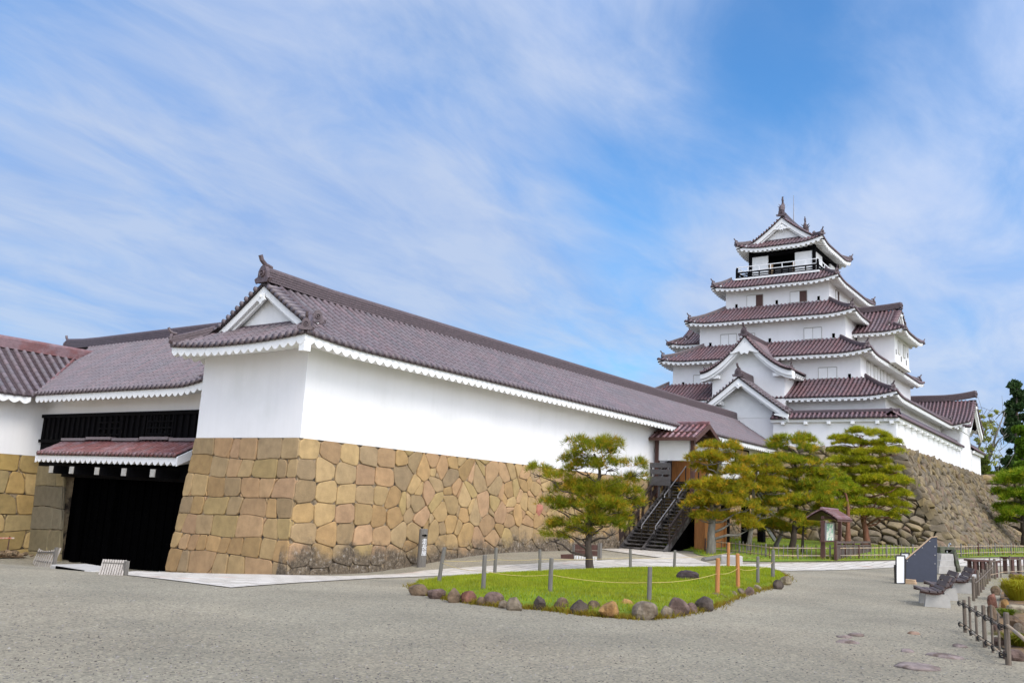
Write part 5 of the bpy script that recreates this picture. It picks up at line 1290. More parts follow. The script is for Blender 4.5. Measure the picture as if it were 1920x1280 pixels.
def bush(name, label, px, py, rpx, rpy, X, cols, seed, size=.5, n=16, group=None, count=420):
    r2 = random.Random(seed); mp_ = mpx(X); b = tp(px, py+rpy*1.1, X); b[2] = max(b[2]-1, 1.3)
    cl = [(tp(px+r2.gauss(0, .42)*rpx, py+r2.gauss(0, .42)*rpy, X+r2.uniform(-1, 1)*rpx*mp_*.6), V3(1,1,.8)*mp_*min(rpx, rpy)*r2.uniform(.32, .55), 1.) for _ in range(n)]
    return leaf_tree(name, label, b, [([b, tp(px, py, X)], .3, .08)], cl, cols, size, count, seed=seed, group=group)
bush('broadleaf_tree', 'dark dense tree at the right edge below the tall conifer', 1895, 885, 26, 32, 118, ((.02,.045,.008),(.06,.10,.015)), 21)
bush('broadleaf_tree', 'bright green leafy tree at the right edge beside the tall conifer', 1918, 830, 14, 45, 108, ((.07,.14,.008),(.14,.22,.015)), 22)
bush('leafy_bush', 'yellow green bush topping the bastion right of the short white wall', 1880, 893, 24, 12, 105, ((.12,.19,.01),(.22,.28,.03)), 23)
bush('leafy_bush', 'pale green sprig of young leaves beside the end of the short white wall', 1848, 868, 9, 16, 108, ((.13,.18,.03),(.24,.28,.06)), 24, n=8, count=120)
bush('broadleaf_tree', 'large mid green tree crown rising over the bastion at the right edge', 1925, 880, 22, 30, 103, ((.06,.12,.008),(.13,.2,.02)), 25)

# ================================================================== ISLAND: BORDER ROCKS, POSTS, ROPES
RC0 = {'grey': (.20, .17, .14), 'brown': (.165, .12, .085), 'reddish': (.20, .095, .075), 'dark': (.085, .068, .062), 'rusty': (.33, .20, .08), 'pale': (.30, .265, .21), 'purple': (.15, .105, .10)}
RC = {k: (v[0]*1.02, v[1]*.95, v[2]*.80) for k, v in RC0.items()}
GB = 'rocks edging the grass island'
rocks = [(784,1102,17,14,'brown','large brown rock at the left tip of the grass island'), (815,1110,18,12,'purple','oval purple brown rock next to the large left tip rock of the island'),
 (851,1115,13,14,'brown','square topped brown rock on the island edge, right of the oval purple one'), (880,1118,14,12,'reddish','reddish angular rock on the island edge below the left rope posts'),
 (902,1126,8,8,'brown','small brown rock wedged between the reddish rock and the long purple rock'), (927,1122,19,13,'purple','long speckled purple rock on the island edge'),
 (944,1132,10,8,'grey','low grey stone left of the upright grey rock on the island edge'), (963,1130,14,14,'grey','upright rounded grey rock on the island edge'),
 (1010,1129,12,14,'dark','dark leaning rock standing alone in the grass of the island edge'), (1052,1132,15,13,'brown','brown rock left of the big dark rock on the island edge'),
 (1086,1136,17,15,'dark','big smooth dark rock on the island edge'), (1113,1138,12,13,'brown','upright brown rock between the dark rock and the mottled rock'),
 (1142,1140,19,17,'rusty','large mottled white and rust rock on the front edge of the island'), (1175,1135,14,14,'rusty','small ochre boulder beside the mottled rock on the island edge'),
 (1212,1144,25,17,'grey','widest flat faced grey rock at the front of the island'), (1251,1146,12,12,'grey','small pointed grey rock right of the widest grey rock'),
 (1270,1137,22,17,'purple','tall rounded purple grey rock at the front of the island'), (1297,1139,11,10,'purple','small purple rock right of the tall rounded one'),
 (1322,1131,19,14,'dark','dark wide rock where the island edge turns away'), (1342,1118,12,8,'brown','flat brown rock at the foot of the front orange post'),
 (1356,1118,8,7,'grey','small grey rock behind the dark wide rock at the turn'), (1373,1112,9,7,'pale','pale lichen rock on the right edge of the island'), (1390,1109,9,7,'grey','grey rock next to the pale lichen rock on the right edge'),
 (1406,1107,10,8,'purple','purple pebble like rock on the right edge of the island'), (1421,1101,8,6,'pale','small pale rock nestling in grass on the right edge of the island'),
 (1459,1095,11,9,'dark','dark blocky rock close to the right tip of the island'), (1475,1086,10,10,'pale','pale tan rock at the right tip of the island')]
for i, (px, py, rx, ry, c, lab) in enumerate(rocks):
    p = gpt(px, py+ry); sc = float((p-EYE)@FW)/FOC; s = sc*1.02
    p = V3(p[0]+rx*s*.45*FW[0], p[1]+rx*s*.45*FW[1], 0); z = float(G(p[0], p[1]))
    mb = MB(); mb.blob((p[0], p[1], z+ry*s*.6), (rx*s*1.12, rx*s*.8, ry*s*1.28), 200+i, RC[c], .2, 14, 10, rz=i*1.3+.4 if ry > rx else math.atan2(RT[1], RT[0]))
    tag(mb.build('border_rock', M['rock'], None), lab, 'rock', GB)
# brown dead grass along the rocks
bd = [np.array(gpt(*q)[:2]) for q in isl_px[:20]]; X, Y = [], []
for i in range(len(bd)-1):
    n = 420; t = rng.uniform(0, 1, n); p = bd[i][None]*(1-t[:, None])+bd[i+1][None]*t[:, None]+rng.normal(0, .10, (n, 2)); X.append(p[:, 0]); Y.append(p[:, 1])
X, Y = np.concatenate(X), np.concatenate(Y)
blades('dry_grass', X, Y, G(X, Y)+.0, .10, .010, (.28, .14, .03), (.26, .24, .04), lean=.9)
rp = gpt(1292, 1092, .14); mb = MB(); mb.blob((rp[0], rp[1], rp[2]+.16), (.36, .22, .20), 333, (.07, .05, .052), .1, 14, 9, rz=math.atan2(RT[1], RT[0])-.15); tag(mb.build('boulder', M['rock'], None), 'dark squarish boulder lying on the lawn inside the rope', 'rock')

GP = 'posts holding the rope round the grass island'
posts = [(822,1089,1027,'g','leaning grey post at the left end of the grass island'), (906,1106,1042,'g','grey rope post on the near left part of the island above the rocks'), (927,1081,1028,'g','brownish rope post at the back left of the island'),
 (1012,1075,1031,'g','slim rope post at the back of the island left of the pine'), (1031,1115,1048,'g','pale grey rope post at the front of the island left of the pine'), (1182,1068,1030,'g','grey rope post at the back just right of the pine'),
 (1264,1067,1032,'g','rope post at the back of the island before the stairs'), (1217,1128,1064,'g','grey rope post nearest the viewer in front of the dark boulder'), (1345,1110,1048,'o','orange wooden post nearest the viewer on the right of the island'),
 (1384,1099,1039,'o','orange wooden post standing second nearest on the right of the island'), (1365,1066,1018,'o','tall orange post at the back edge of the island by the concrete block'), (1421,1091,1044,'g','short grey rope post near the right tip of the island'),
 (1449,1080,1032,'g','thicker grey post at the right tip of the island')]
tops = {}
for i, (px, pb, pt, c, lab) in enumerate(posts):
    p = gpt(px, pb, .16); d = float((p-EYE)@FW); h = (pb-pt)*d/FOC*1.01; r_ = .055 if c == 'o' else (.06 if px == 1449 else .047)
    lean = V3(.06, -.08, 0) if px == 822 else V3(*rng.normal(0, .012, 2), 0)
    mb = MB(); a = V3(p[0], p[1], p[2]-.2); t = p+lean+V3(0,0,h)
    mb.tube([a, p+lean*.5+V3(0,0,h*.5), t-V3(0,0,.015), t], [r_*1.05, r_, r_*.97, r_*.8], 10); tops[px] = (p, lean, h)
    tag(mb.build('rope_post', M['orange_wood' if c == 'o' else 'post_wood'], None, False), lab, 'post', GP)
def rope(name, label, seq, frac, mt='rope', r=.0052, sag=.06):
    pts = []
    for a, b in zip(seq[:-1], seq[1:]):
        P_ = [tops[k][0]+tops[k][1]*frac+V3(0,0,tops[k][2]*frac) for k in (a, b)]
        for j in range(8): t = j/8; pts.append(P_[0]*(1-t)+P_[1]*t-V3(0,0,sag*4*t*(1-t)))
    k = seq[-1]; pts.append(tops[k][0]+V3(0,0,tops[k][2]*frac)); mb = MB(); mb.tube(pts, r, 6); return tag(mb.build(name, M[mt], None, True), label, 'rope')
rope('rope', 'thin yellow rope strung along the front posts of the grass island', [822, 906, 1031, 1217, 1345, 1384, 1421, 1449], .55, sag=.06)
rope('rope', 'thin pale rope strung along the back posts of the grass island', [822, 927, 1012, 1182, 1264, 1365, 1449], .60, r=.005, sag=.03)

# ================================================================== THINGS BY THE WALL AND THE GATE
sp = thing('name_post', 'round grey wooden post with white writing standing before the stone wall', 'signpost', (lambda q: gz(q[0], q[1]))(aty(790, 1057, 21.75)))
p = np.array(sp.location); h = 70*float((p-EYE)@FW)/FOC; mb = MB(); lean = V3(-.0, .0, 0)
mb.tube([p-V3(0,0,.1), p+V3(0,0,h*.5), p+V3(0,0,h-.03), p+V3(0,0,h)], [.165, .16, .155, .14], 16); mb.build('post', M['post_wood'], sp, False)
mb = MB(); tov = EYE-p; tov[2] = 0; tov /= np.linalg.norm(tov); sdv = V3(-tov[1], tov[0], 0)
tov2 = tov*.92+sdv*.38; tov2 /= np.linalg.norm(tov2)
def text_mesh(txt, size, mat_, parent, name, loc, fwd, depth=.004):
    cu = bpy.data.curves.new(name, 'FONT'); cu.body = txt; cu.size = size; cu.extrude = depth; cu.align_x = 'CENTER'; cu.space_line = .98
    ob = bpy.data.objects.new(name, cu); COL.objects.link(ob); dg = bpy.context.evaluated_depsgraph_get(); me = bpy.data.meshes.new_from_object(ob.evaluated_get(dg)); bpy.data.objects.remove(ob)
    me.name = name; me.materials.clear(); me.materials.append(mat_); o = bpy.data.objects.new(name, me); COL.objects.link(o)
    f = Vector(fwd).normalized(); up = Vector((0,0,1)); r_ = up.cross(f); R_ = Matrix((r_, up, f)).transposed()
    o.parent = parent; off = V3(0,0,0); q = parent
    while q is not None: off += np.array(q.location); q = q.parent
    o.matrix_local = Matrix.Translation(Vector((loc-off).tolist())) @ R_.to_4x4(); return o
text_mesh('走\n長\n屋', .21, M['white_paint'], sp, 'lettering', p+tov2*.165+V3(0,0,h*.62), tov2)
mb = MB(); q = p+tov2*.166+V3(0,0,h*.83); rs_ = V3(tov2[1], -tov2[0], 0)
mb.prism([q-rs_*.10+V3(0,0,.0), q+rs_*.02-V3(0,0,.05), q+rs_*.02-V3(0,0,.02), q+rs_*.12-V3(0,0,.02), q+rs_*.12+V3(0,0,.02), q+rs_*.02+V3(0,0,.02), q+rs_*.02+V3(0,0,.05)], tov2*.012); mb.build('arrow', M['near_black'], sp)

SLAT = mat('pale_weathered_wood', (.40, .36, .32), .85, .3, 5, .2, stretch=(5, 5, .6))
# slatted grates by the gate
def grate(label, qa, qb, h, rot=0.):
    a, b = gpt(*qa), gpt(*qb); root = thing('slatted_barrier', label, 'barrier', (a+b)/2, 'grey slatted barriers by the gate'); d = b-a; d[2] = 0; L_ = np.linalg.norm(d); d /= L_; n = V3(-d[1], d[0], 0)
    for k in range(10):
        q = a+(b-a)*k/9; q[2] = float(G(q[0], q[1])); mb = MB(); mb.bar(q-n*.05-V3(0,0,.02), q+n*.12+V3(0,0,h), .042, .05, tuple(n)); mb.build('slat', SLAT, root)
    mb = MB(); mb.bar(a+n*.08+V3(0,0,h*.75), b+n*.08+V3(0,0,h*.75), .06, .06); mb.bar(a+n*.04+V3(0,0,.12), b+n*.04+V3(0,0,.12), .06, .06); mb.build('rail', M['post_wood'], root)
    q = b+d*.06; mb = MB(); mb.bar(q-V3(0,0,.05), q+V3(0,0,h), .09, .09, (1,0,0)); mb.build('end_post', M['post_wood'], root)
grate('light grey slatted barrier by the rubble left of the gate passage', (64,1056), (101,1062), .62)
grate('brownish slatted barrier standing in the middle before the gate passage', (188,1076), (230,1078), .34)
# rubble strip and rope rail below the left building
strip = [V3(5, YG-2.6, 0), V3(14, YG-3.0, 0), V3(18.6, YG-2.9, 0), V3(20.6, YG-2.0, 0), V3(20.9, YG-.3, 0), V3(5, YG-.3, 0)]
sheet_from('soil_strip', strip, .05, M['soil'], crown=.22)
mb = MB()
for k in range(420):
    x, y = rng.uniform(9, 20.7), YG-rng.uniform(.4, 2.7); s = rng.uniform(.05, .16)
    mb.blob((x, y, float(G(x, y))+.14+s*.3), (s*1.3, s, s*.7), 500+k, tuple(np.array((.24,.17,.10))*rng.uniform(.6, 1.5)), .2, 6, 4)
tag(mb.build('rubble', M['rock'], None), kind='stuff')
rr_ = thing('rope_rail', 'low red and white cord on thin stakes before the ochre stone base', 'rope rail', (15, YG-.9, -.4)); mb = MB(); pz = aty(0, 1007, YG-.9)
mb.tube([(8, YG-.9, pz[2]), (14, YG-.9, pz[2]-.02), (20.5, YG-.9, pz[2]-.03)], .035, 6); mb.build('cord', mat('red_white_cord', (.55, .16, .10), .6, .1, 5, 0, col2=(.7,.62,.55), mixscale=3.), rr_)
for x in (10, 13.4, 16.8, 20.3): mb = MB(); z = float(G(x, YG-.9)); mb.tube([(x, YG-.9, z), (x, YG-.9, pz[2]+.06)], .025, 6); mb.build('stake', M['brown_wood'], rr_)
dr_ = gpt(165, 1069); mb = MB(); mb.cbox((dr_[0]-.5, dr_[1]-1.0, dr_[2]-.05), (dr_[0]+.5, dr_[1]+1.0, dr_[2]+.09), .03)
dt = tag(mb.build('drain_cover', M['concrete'], None), 'low pale slab with a dark drain slot on the ground before the gate', 'drain cover'); mb = MB(); mb.box((dr_[0]-.51, dr_[1]-.7, dr_[2]+.0), (dr_[0]-.40, dr_[1]+.7, dr_[2]+.075)); mb.build('slot', M['near_black'], dt)

# dark wooden barrier behind the near pine
a, b = gpt(1052, 1046), gpt(1124, 1050); bar_ = thing('wooden_barrier', 'low dark wooden plank barrier behind the pine trunk at the foot of the wall', 'barrier', (a+b)/2)
d = b-a; d[2] = 0; d /= np.linalg.norm(d); mb = MB(); z0 = a[2]; hh = .62
for za, zb in ((.16, .36), (.38, .58)): mb.bar(a+d*.5+V3(0,0,(za+zb)/2), b+V3(0,0,(za+zb)/2), .05, zb-za)
mb.build('plank', M['brown_wood'], bar_)
for q, h_, w_ in ((b, .66, .13), (a+d*.5, .56, .10)): mb = MB(); mb.bar(q-V3(0,0,.05), q+V3(0,0,h_), w_, w_, (1,0,0)); mb.build('post', M['post_wood'], bar_)
mb = MB()
for k in range(9): q = a+(b-a)*(.35+k*.07); mb.box((q[0]-.03, q[1]-.03, z0-.02), (q[0]+.03, q[1]+.03, z0+.14))
mb.build('foot_block', M['white_paint'], bar_)
mb = MB(); mb.bar(a-V3(0,0,.05)+V3(0,0,.1), a+d*.5+V3(0,0,.1), .14, .2); mb.build('sill', M['brown_wood'], bar_)
p = gpt(1372, 1058); mb = MB(); mb.cbox((p[0]-.35, p[1]-.35, p[2]-.1), (p[0]+.35, p[1]+.35, p[2]+.38), .05); tag(mb.build('concrete_block', M['concrete'], None), 'square pale concrete block on the grass behind the tall orange post', 'block')
mb = MB(); p = gpt(1320, 1050); mb.tube([gpt(1318, 1052)+V3(0,0,.06), gpt(1345, 1048)+V3(0,0,.08), gpt(1375, 1040)+V3(0,0,.07)], .10, 7); tag(mb.build('edging_log', M['post_wood'], None), 'dark log edging the grass below the thick trunked pine', 'log')

# ================================================================== NOTICE BOARD, BAMBOO FENCE
nb = thing('notice_board', 'roofed wooden notice board with green map standing behind the bamboo fence', 'notice board', gpt(1545, 1050))
p = np.array(nb.location); k = float((p-EYE)@FW)/FOC; rx = V3(1,0,0); aw = V3(0,1,0)
def nbp(px, py, dd=0.): d = ray(px, py); q = EYE+d*(((p-EYE)@aw+dd)/(d@aw)); return q
mb = MB(); q = nbp(1543, 1050); mb.bar(V3(q[0], q[1], p[2]-.1), V3(*nbp(1543, 975)), .17, .17, tuple(rx)); mb.build('post', M['brown_wood'], nb)
mb = MB(); q = nbp(1573, 1046); mb.bar(V3(q[0], q[1], p[2]-.1), V3(*nbp(1575, 975)), .15, .15, tuple(rx)); mb.build('post', M['brown_wood'], nb)
mb = MB(); A = [nbp(1548, 980, -.12), nbp(1548, 1013, -.12), nbp(1563, 1013, -.12), nbp(1563, 980, -.12)]; mb.prism(A, aw*.06); bd_ = mb.build('map_board', M['map_green'], nb)
A = np.array(A); up_ = (A[0]-A[1])/np.linalg.norm(A[0]-A[1]); hw_ = np.linalg.norm(A[3]-A[0]); hh_ = np.linalg.norm(A[0]-A[1]); mb = MB(); mb2 = MB()
for j in range(26):
    u, v = rng.uniform(.1, .85), rng.uniform(.1, .9); q = A[1]+rx*u*hw_+up_*v*hh_-aw*.004; w_, h_ = rng.uniform(.02, .07), rng.uniform(.012, .03)
    (mb if j % 3 else mb2).prism([q, q+rx*w_, q+rx*w_+up_*h_, q+up_*h_], -aw*.006)
mb.build('map_mark', mat('map_ink', (.03, .07, .22), .5, .05, 4, 0), bd_); mb2.build('map_mark', M['white_paint'], bd_)
fr = MB(); 
for a_, b_ in ((A[0], A[1]), (A[3], A[2]), (A[0], A[3])): fr.bar(a_-aw*.01, b_-aw*.01, .05, .06, tuple(aw))
fr.build('board_frame', M['steel'], nb)
mb = MB(); mb.bar(nbp(1541, 1014, -.1), nbp(1567, 1014, -.1), .22, .07); mb.build('shelf', M['brown_wood'], nb)
roof, dk = MB(), MB(); zr = nbp(1545, 955)[2]; ze = nbp(1545, 972)[2]
c0 = (nbp(1537, 955)+nbp(1573, 955))/2; c0[2] = 0; RL = float(np.linalg.norm(nbp(1573,955)-nbp(1537,955)))*.4; RW = .72
for sg in (-1, 1):
    sl = Slope(V3(*(c0-aw*RW*sg-rx*RL*sg))+V3(0,0,ze), rx*sg, aw*sg, 2*RL, RW, zr-ze, -.35); under(dk, sl, .06)
    for j in range(7):
        t0, t1 = RW*j/7, RW*(j+1)/7+.05; roof.prism([sl.P(-.03, t0, .06), sl.P(sl.Ln+.03, t0, .06), sl.P(sl.Ln+.03, min(t1, RW), .03), sl.P(-.03, min(t1, RW), .03)], (0,0,-.05), (random.uniform(.8,1.2),)*3)
roof.tube([V3(*(c0-rx*RL*1.05))+V3(0,0,zr+.05), V3(*(c0+rx*RL*1.05))+V3(0,0,zr+.05)], .07, 8)
r_ = roof.build('roof', M['tile_red'], nb); dk.build('roof_deck', M['brown_wood'], r_)
mb = MB(); mb.bar(V3(*(c0-rx*RL*.9))+V3(0,0,ze+.06), V3(*(c0+rx*RL*.9))+V3(0,0,ze+.06), .14, .14); mb.build('beam', M['brown_wood'], nb)

pl = thing('plank_screen', 'weathered low plank screen joined to the right side of the notice board', 'plank screen', gpt(1600, 1046)); p = np.array(pl.location)
qa, qb = nbp(1567, 1046, .1), nbp(1631, 1046, .1)
def lv(q, py): return nbp(1600, py, .1)[2]
mb = MB()
for z_, t in ((1016, .10), (1022, .07)): zz_ = lv(0, z_); mb.bar(V3(qa[0], qa[1], zz_), V3(qb[0], qb[1], zz_), .10, t)
for j in range(12): q = qa+(qb-qa)*(j+.5)/12; mb.bar(V3(q[0], q[1], float(G(q[0], q[1]))+.05), V3(q[0], q[1], lv(0, 1024)), np.linalg.norm(qb-qa)/12*.96, .04, tuple(aw))
mb.build('planking', mat('weathered_plank', (.10, .07, .058), .85, .4, 4, .3, stretch=(3, 3, .8)), pl)
for j in range(5): q = qa+(qb-qa)*j/4; mb = MB(); mb.bar(V3(q[0], q[1], float(G(q[0], q[1]))-.05), V3(q[0], q[1], lv(0, 1014)), .11, .11, tuple(aw)); mb.build('post', M['brown_wood'], pl)

fen = thing('bamboo_fence', 'long low fence of thin pickets along the lawn below the castle base', 'fence', gpt(1560, 1049))
fp = [(1322,1036),(1375,1040),(1448,1050),(1560,1050),(1690,1047.5),(1800,1045),(1925,1042)]
fl = [gpt(*q) for q in fp]; rail = []
def along(t):
    seg = [np.linalg.norm((fl[i+1]-fl[i])[:2]) for i in range(len(fl)-1)]; L_ = sum(seg)*t
    for i, s in enumerate(seg):
        if L_ <= s or i == len(seg)-1: q = fl[i]+(fl[i+1]-fl[i])*min(1, L_/s); return gz(q[0], q[1])
        L_ -= s
npk = 92
for i in range(npk):
    q = along(i/(npk-1)); thick = i % 7 == 0; mb = MB(); r_ = .05 if thick else .022; h_ = .72 if thick else rng.uniform(.62, .72)
    mb.tube([q-V3(0,0,.05), q+V3(*rng.normal(0, .01, 2), h_)], [r_, r_*.9], 6); mb.build('picket', M['post_wood'] if i % 5 else M['brown_wood'], fen)
for z in (.22, .56):
    mb = MB(); mb.tube([along(i/60)+V3(0,0,z) for i in range(61)], .026, 6); mb.build('rail', M['bamboo'], fen)

# ================================================================== SIGN PANELS, FOUNTAIN, BENCHES
sg_ = thing('slanted_panel', 'blue grey upright panel with a sloping top edge facing away on the gravel', 'sign panel', gpt(1728, 1091)); p = np.array(sg_.location)
def pl_at(px, py, base): q = gpt(*base); d = ray(px, py); return EYE+d*(((q-EYE)@aw2)/(d@aw2))
rx2 = RT*V3(1,1,0); rx2 /= np.linalg.norm(rx2); aw2 = V3(-rx2[1], rx2[0], 0)
B0 = (1728, 1091)
poly = [pl_at(*q, B0) for q in ((1699,1090),(1757,1091),(1757,1006),(1746,1007),(1699,1048))]
mb = MB(); mb.prism(poly, aw2*.06); pn_ = mb.build('panel', M['slate'], sg_)
mb = MB(); mb.bar(poly[3]+V3(0,0,.012), poly[4]+V3(0,0,.012), .07, .025); mb.bar(poly[2]+V3(0,0,.012), poly[3]+V3(0,0,.012), .07, .025); mb.build('edge_strip', M['beige'], sg_)
mb = MB()
for q in ((1701,1051),(1715,1039),(1729,1026),(1743,1014),(1753,1024),(1753,1040),(1753,1056)): c0 = pl_at(*q, B0); mb.tube([c0-aw2*.015, c0+aw2*.01], .022, 8)
mb.build('bolt', M['steel'], pn_)
for lab, x0_, x1_, yt, yb, base in (('tall blank white board in a dark frame left of the blue panel', 1680, 1696.5, 1041, 1093, (1688, 1094)), ('partly hidden white board behind the blue panel', 1689, 1704.5, 1036, 1085, (1697, 1086))):
    wb = thing('white_board', lab, 'sign board', gpt(*base), 'blank white boards beside the blue panel')
    q = [pl_at(a_, b_, base) for a_, b_ in ((x0_, yb), (x1_, yb), (x1_, yt), (x0_, yt))]
    mb = MB(); mb.prism(q, aw2*.05); mb.build('board', M['white_paint'], wb); fr = MB()
    for i in range(4): fr.bar(q[i]-aw2*.005, q[(i+1) % 4]-aw2*.005, .035, .03, tuple(aw2))
    fr.build('frame', M['black_metal'], wb)
    mb = MB(); mb.bar((q[0]+q[1])/2+aw2*.1-V3(0,0,.02), (q[0]+q[1])/2+aw2*.1+V3(0,0,.6), .3, .06, tuple(aw2)); mb.build('stand', M['black_metal'], wb)
p = gpt(1707.5, 1094); mb = MB(); mb.cbox((p[0]-.12, p[1]-.18, p[2]), (p[0]+.12, p[1]+.18, p[2]+.07), .01); mb.cbox((p[0]-.10, p[1]-.16, p[2]+.072), (p[0]+.10, p[1]+.16, p[2]+.15), .01); tag(mb.build('wooden_block', M['beige'], None), 'small stack of two wooden blocks at the foot of the blue panel', 'block')

ft = thing('drinking_fountain', 'stepped stone drinking fountain with chrome tap behind the benches', 'drinking fountain', gpt(1785, 1075)); B1 = (1785, 1075)
def fq(px, py, dd=0.): q = gpt(*B1); d = ray(px, py); return EYE+d*(((q-EYE)@aw2+dd)/(d@aw2))
mb = MB(); 
for (l0, r0_, t, b_, d0) in ((1760, 1793, 1061, 1075, -.55), (1762, 1790, 1050, 1062, -.35), (1764, 1789, 1038, 1051, -.15)):
    mb.prism([fq(l0, b_, d0), fq(r0_, b_, d0), fq(r0_-2, t, d0), fq(l0+1.5, t, d0)], aw2*.9)
mb.build('steps', M['concrete'], ft)
mb = MB(); mb.prism([fq(1789, 1036, -.1), fq(1793, 1030, -.1), fq(1802, 1071, -.3), fq(1796, 1072, -.3)], aw2*.7); mb.prism([fq(1764, 1038, .25), fq(1789, 1038, .25), fq(1791, 1025, .25), fq(1763, 1025, .25)], aw2*.45); mb.build('basin', mat('mossy_stone', (.12, .115, .085), .9, .3, 5, .4, col2=(.07,.09,.04), mixscale=4), ft)
mb = MB(); mb.prism([fq(1772, 1035, .24), fq(1787, 1035, .24), fq(1787, 1030, .24), fq(1772, 1030, .24)], aw2*.05); mb.build('recess', M['near_black'], ft)
mb = MB(); mb.tube([fq(1779, 1025, .3), fq(1779, 1019, .3), fq(1781, 1018, .3), fq(1783, 1021, .2)], .03, 6); mb.tube([fq(1776, 1036, .0), fq(1776, 1032, .0)], .025, 6); mb.build('tap', M['brass'], ft)

def bench(label):
    root = thing('bench', label, 'bench', (0,0,0), 'slatted benches on concrete feet beside the gravel')
    # side profile in x (seat front at -x), width along y
    prof = [(-.40,.42),(-.20,.395),(-.02,.39),(.08,.42),(.15,.50),(.22,.63),(.29,.77)]
    W_ = 1.5
    for i in range(6):
        (xa, za), (xb, zb) = prof[i], prof[i+1]; d = V3(xb-xa, 0, zb-za); l = np.linalg.norm(d); d /= l; n = V3(-d[2], 0, d[0])
        a, b = V3(xa,0,za)+d*.012, V3(xb,0,zb)-d*.012; mb = MB(); t = .045
        mb.prism([V3(*a)-V3(0,W_/2,0)-n*t, V3(*b)-V3(0,W_/2,0)-n*t, V3(*b)-V3(0,W_/2,0), V3(*a)-V3(0,W_/2,0)], (0, W_, 0)); mb.build('slat', M['bench_wood'], root)
    for y in (-.62, .62):
        mb = MB()
        for i in range(6): (xa, za), (xb, zb) = prof[i], prof[i+1]; mb.bar((xa, y, za-.07), (xb, y, zb-.07), .05, .07, (0,1,0))
        mb.build('side_frame', M['brown_wood'], root)
    for y in (-.5, .5):
        mb = MB(); mb.prism([V3(-.30, y-.09, -.05), V3(.30, y-.09, -.05), V3(.26, y-.09, .32), V3(-.26, y-.09, .32)], (0,.18,0)); mb.build('foot', M['concrete'], root)
        mb = MB(); mb.box((-.16, y-.07, .32), (.16, y+.07, .36)); mb.build('bracket', M['black_metal'], root)
    return root
bn = bench('nearest dark slatted bench on concrete feet, facing left across the gravel')
def bplace(o, q, rz): p = gpt(*q); o.location = p.tolist(); o.rotation_euler = (0,0,rz)
fwd = math.atan2(RT[1], RT[0])        # benches face left in the picture
bplace(bn, (1752, 1134), fwd-.30)
for q, lab in (((1768, 1121), 'middle slatted bench, directly behind the nearest one'), ((1800, 1109), 'third slatted bench, beside the flat stone table')):
    p = gpt(*q); dup(bn, p, fwd-.30, lab, 'slatted benches on concrete feet beside the gravel')
p = gpt(1816, 1092); mb = MB(); mb.cbox((p[0]-.7, p[1]-.5, p[2]+.18), (p[0]+.7, p[1]+.5, p[2]+.30), .02); fb = tag(mb.build('stone_table', M['concrete'], None), 'low flat stone slab behind the third bench', 'stone slab'); mb = MB(); mb.box((p[0]-.5, p[1]-.35, p[2]-.1), (p[0]+.5, p[1]+.35, p[2]+.18)); mb.build('plinth', M['concrete'], fb)
def plank_bench(label, qa, qb, h=.62):
    a, b = gpt(*qa), gpt(*qb); root = thing('plank_bench', label, 'bench', (a+b)/2, 'red brown plank benches at the far edge'); d = b-a; d[2] = 0; L_ = np.linalg.norm(d); d /= L_; n = V3(-d[1], d[0], 0)
    z = max(a[2], b[2])+h
    for j in (-1, 0, 1): mb = MB(); mb.bar(V3(a[0], a[1], z)+n*j*.17-d*.15, V3(b[0], b[1], z)+n*j*.17+d*.15, .16, .07); mb.build('plank', M['brown_wood'], root)
    for t in (.04, .36, .66, .96):
        q = a+(b-a)*t
        for s in (-1, 1): mb = MB(); mb.bar(V3(q[0], q[1], float(G(q[0], q[1]))-.03)+n*s*.16, V3(q[0], q[1], z-.03)+n*s*.16, .12, .12, tuple(d)); mb.build('leg', M['brown_wood'], root)
plank_bench('red brown plank bench behind the slatted benches, left of the corner fence post', (1822, 1080), (1864, 1081))
plank_bench('red brown plank bench at the right edge behind the thin fence', (1890, 1075), (1932, 1074))

# ================================================================== RIGHT-HAND FENCE, ROCKS, PLANTS
def post_fence(label, foot, thick, h, rails=(.85, .35), rail_r=.028, knots=True, mats=('stake_wood',), name='tied_fence', rail_mats=('stake_wood', 'bamboo')):
    root = thing(name, label, 'fence', foot[0]); n = len(foot)
    for i, q in enumerate(foot):
        mb = MB(); r_ = thick[i % len(thick)]; hh = h[i % len(h)]; q = V3(q[0], q[1], float(G(q[0], q[1])))
        mb.tube([q-V3(0,0,.12), q+V3(0,0,hh-.02), q+V3(0,0,hh)], [r_, r_*.95, r_*.75], 9); mb.build('post', M[mats[i % len(mats)]], root)
    for j, z in enumerate(rails):
        c = V3(*EYE)-foot[0]; c[2] = 0; c /= np.linalg.norm(c)
        sd_ = V3(-(foot[-1]-foot[0])[1], (foot[-1]-foot[0])[0], 0); sd_ /= np.linalg.norm(sd_); 
        if sd_@c < 0: sd_ = -sd_
        pts = [V3(q[0], q[1], float(G(q[0], q[1]))+z)+sd_*.075 for q in foot]; dd = pts[1]-pts[0]; pts = [pts[0]-dd*.35]+pts
        mb = MB(); mb.tube(pts, rail_r, 8); mb.build('rail', M[rail_mats[j % len(rail_mats)]], root)
        if knots:
            for q in pts[1:]:
                kn = MB()
                for s_ in (-.012, .012): kn.tube([q+V3(0,0,s_)+sd_*.035-dd*.05, q+V3(0,0,s_+.035)+sd_*.02, q+V3(0,0,s_)+sd_*-.05+dd*.06, q+V3(0,0,s_-.035)+sd_*.02, q+V3(0,0,s_)+sd_*.035-dd*.05], .009, 5)
                kn.tube([q+sd_*.04, q+sd_*.05+dd*.12+V3(0,0,.03), q+sd_*.04+dd*.22-V3(0,0,.02)], .008, 5)
                kn.build('twine', M['black_rope'], root)
    return root
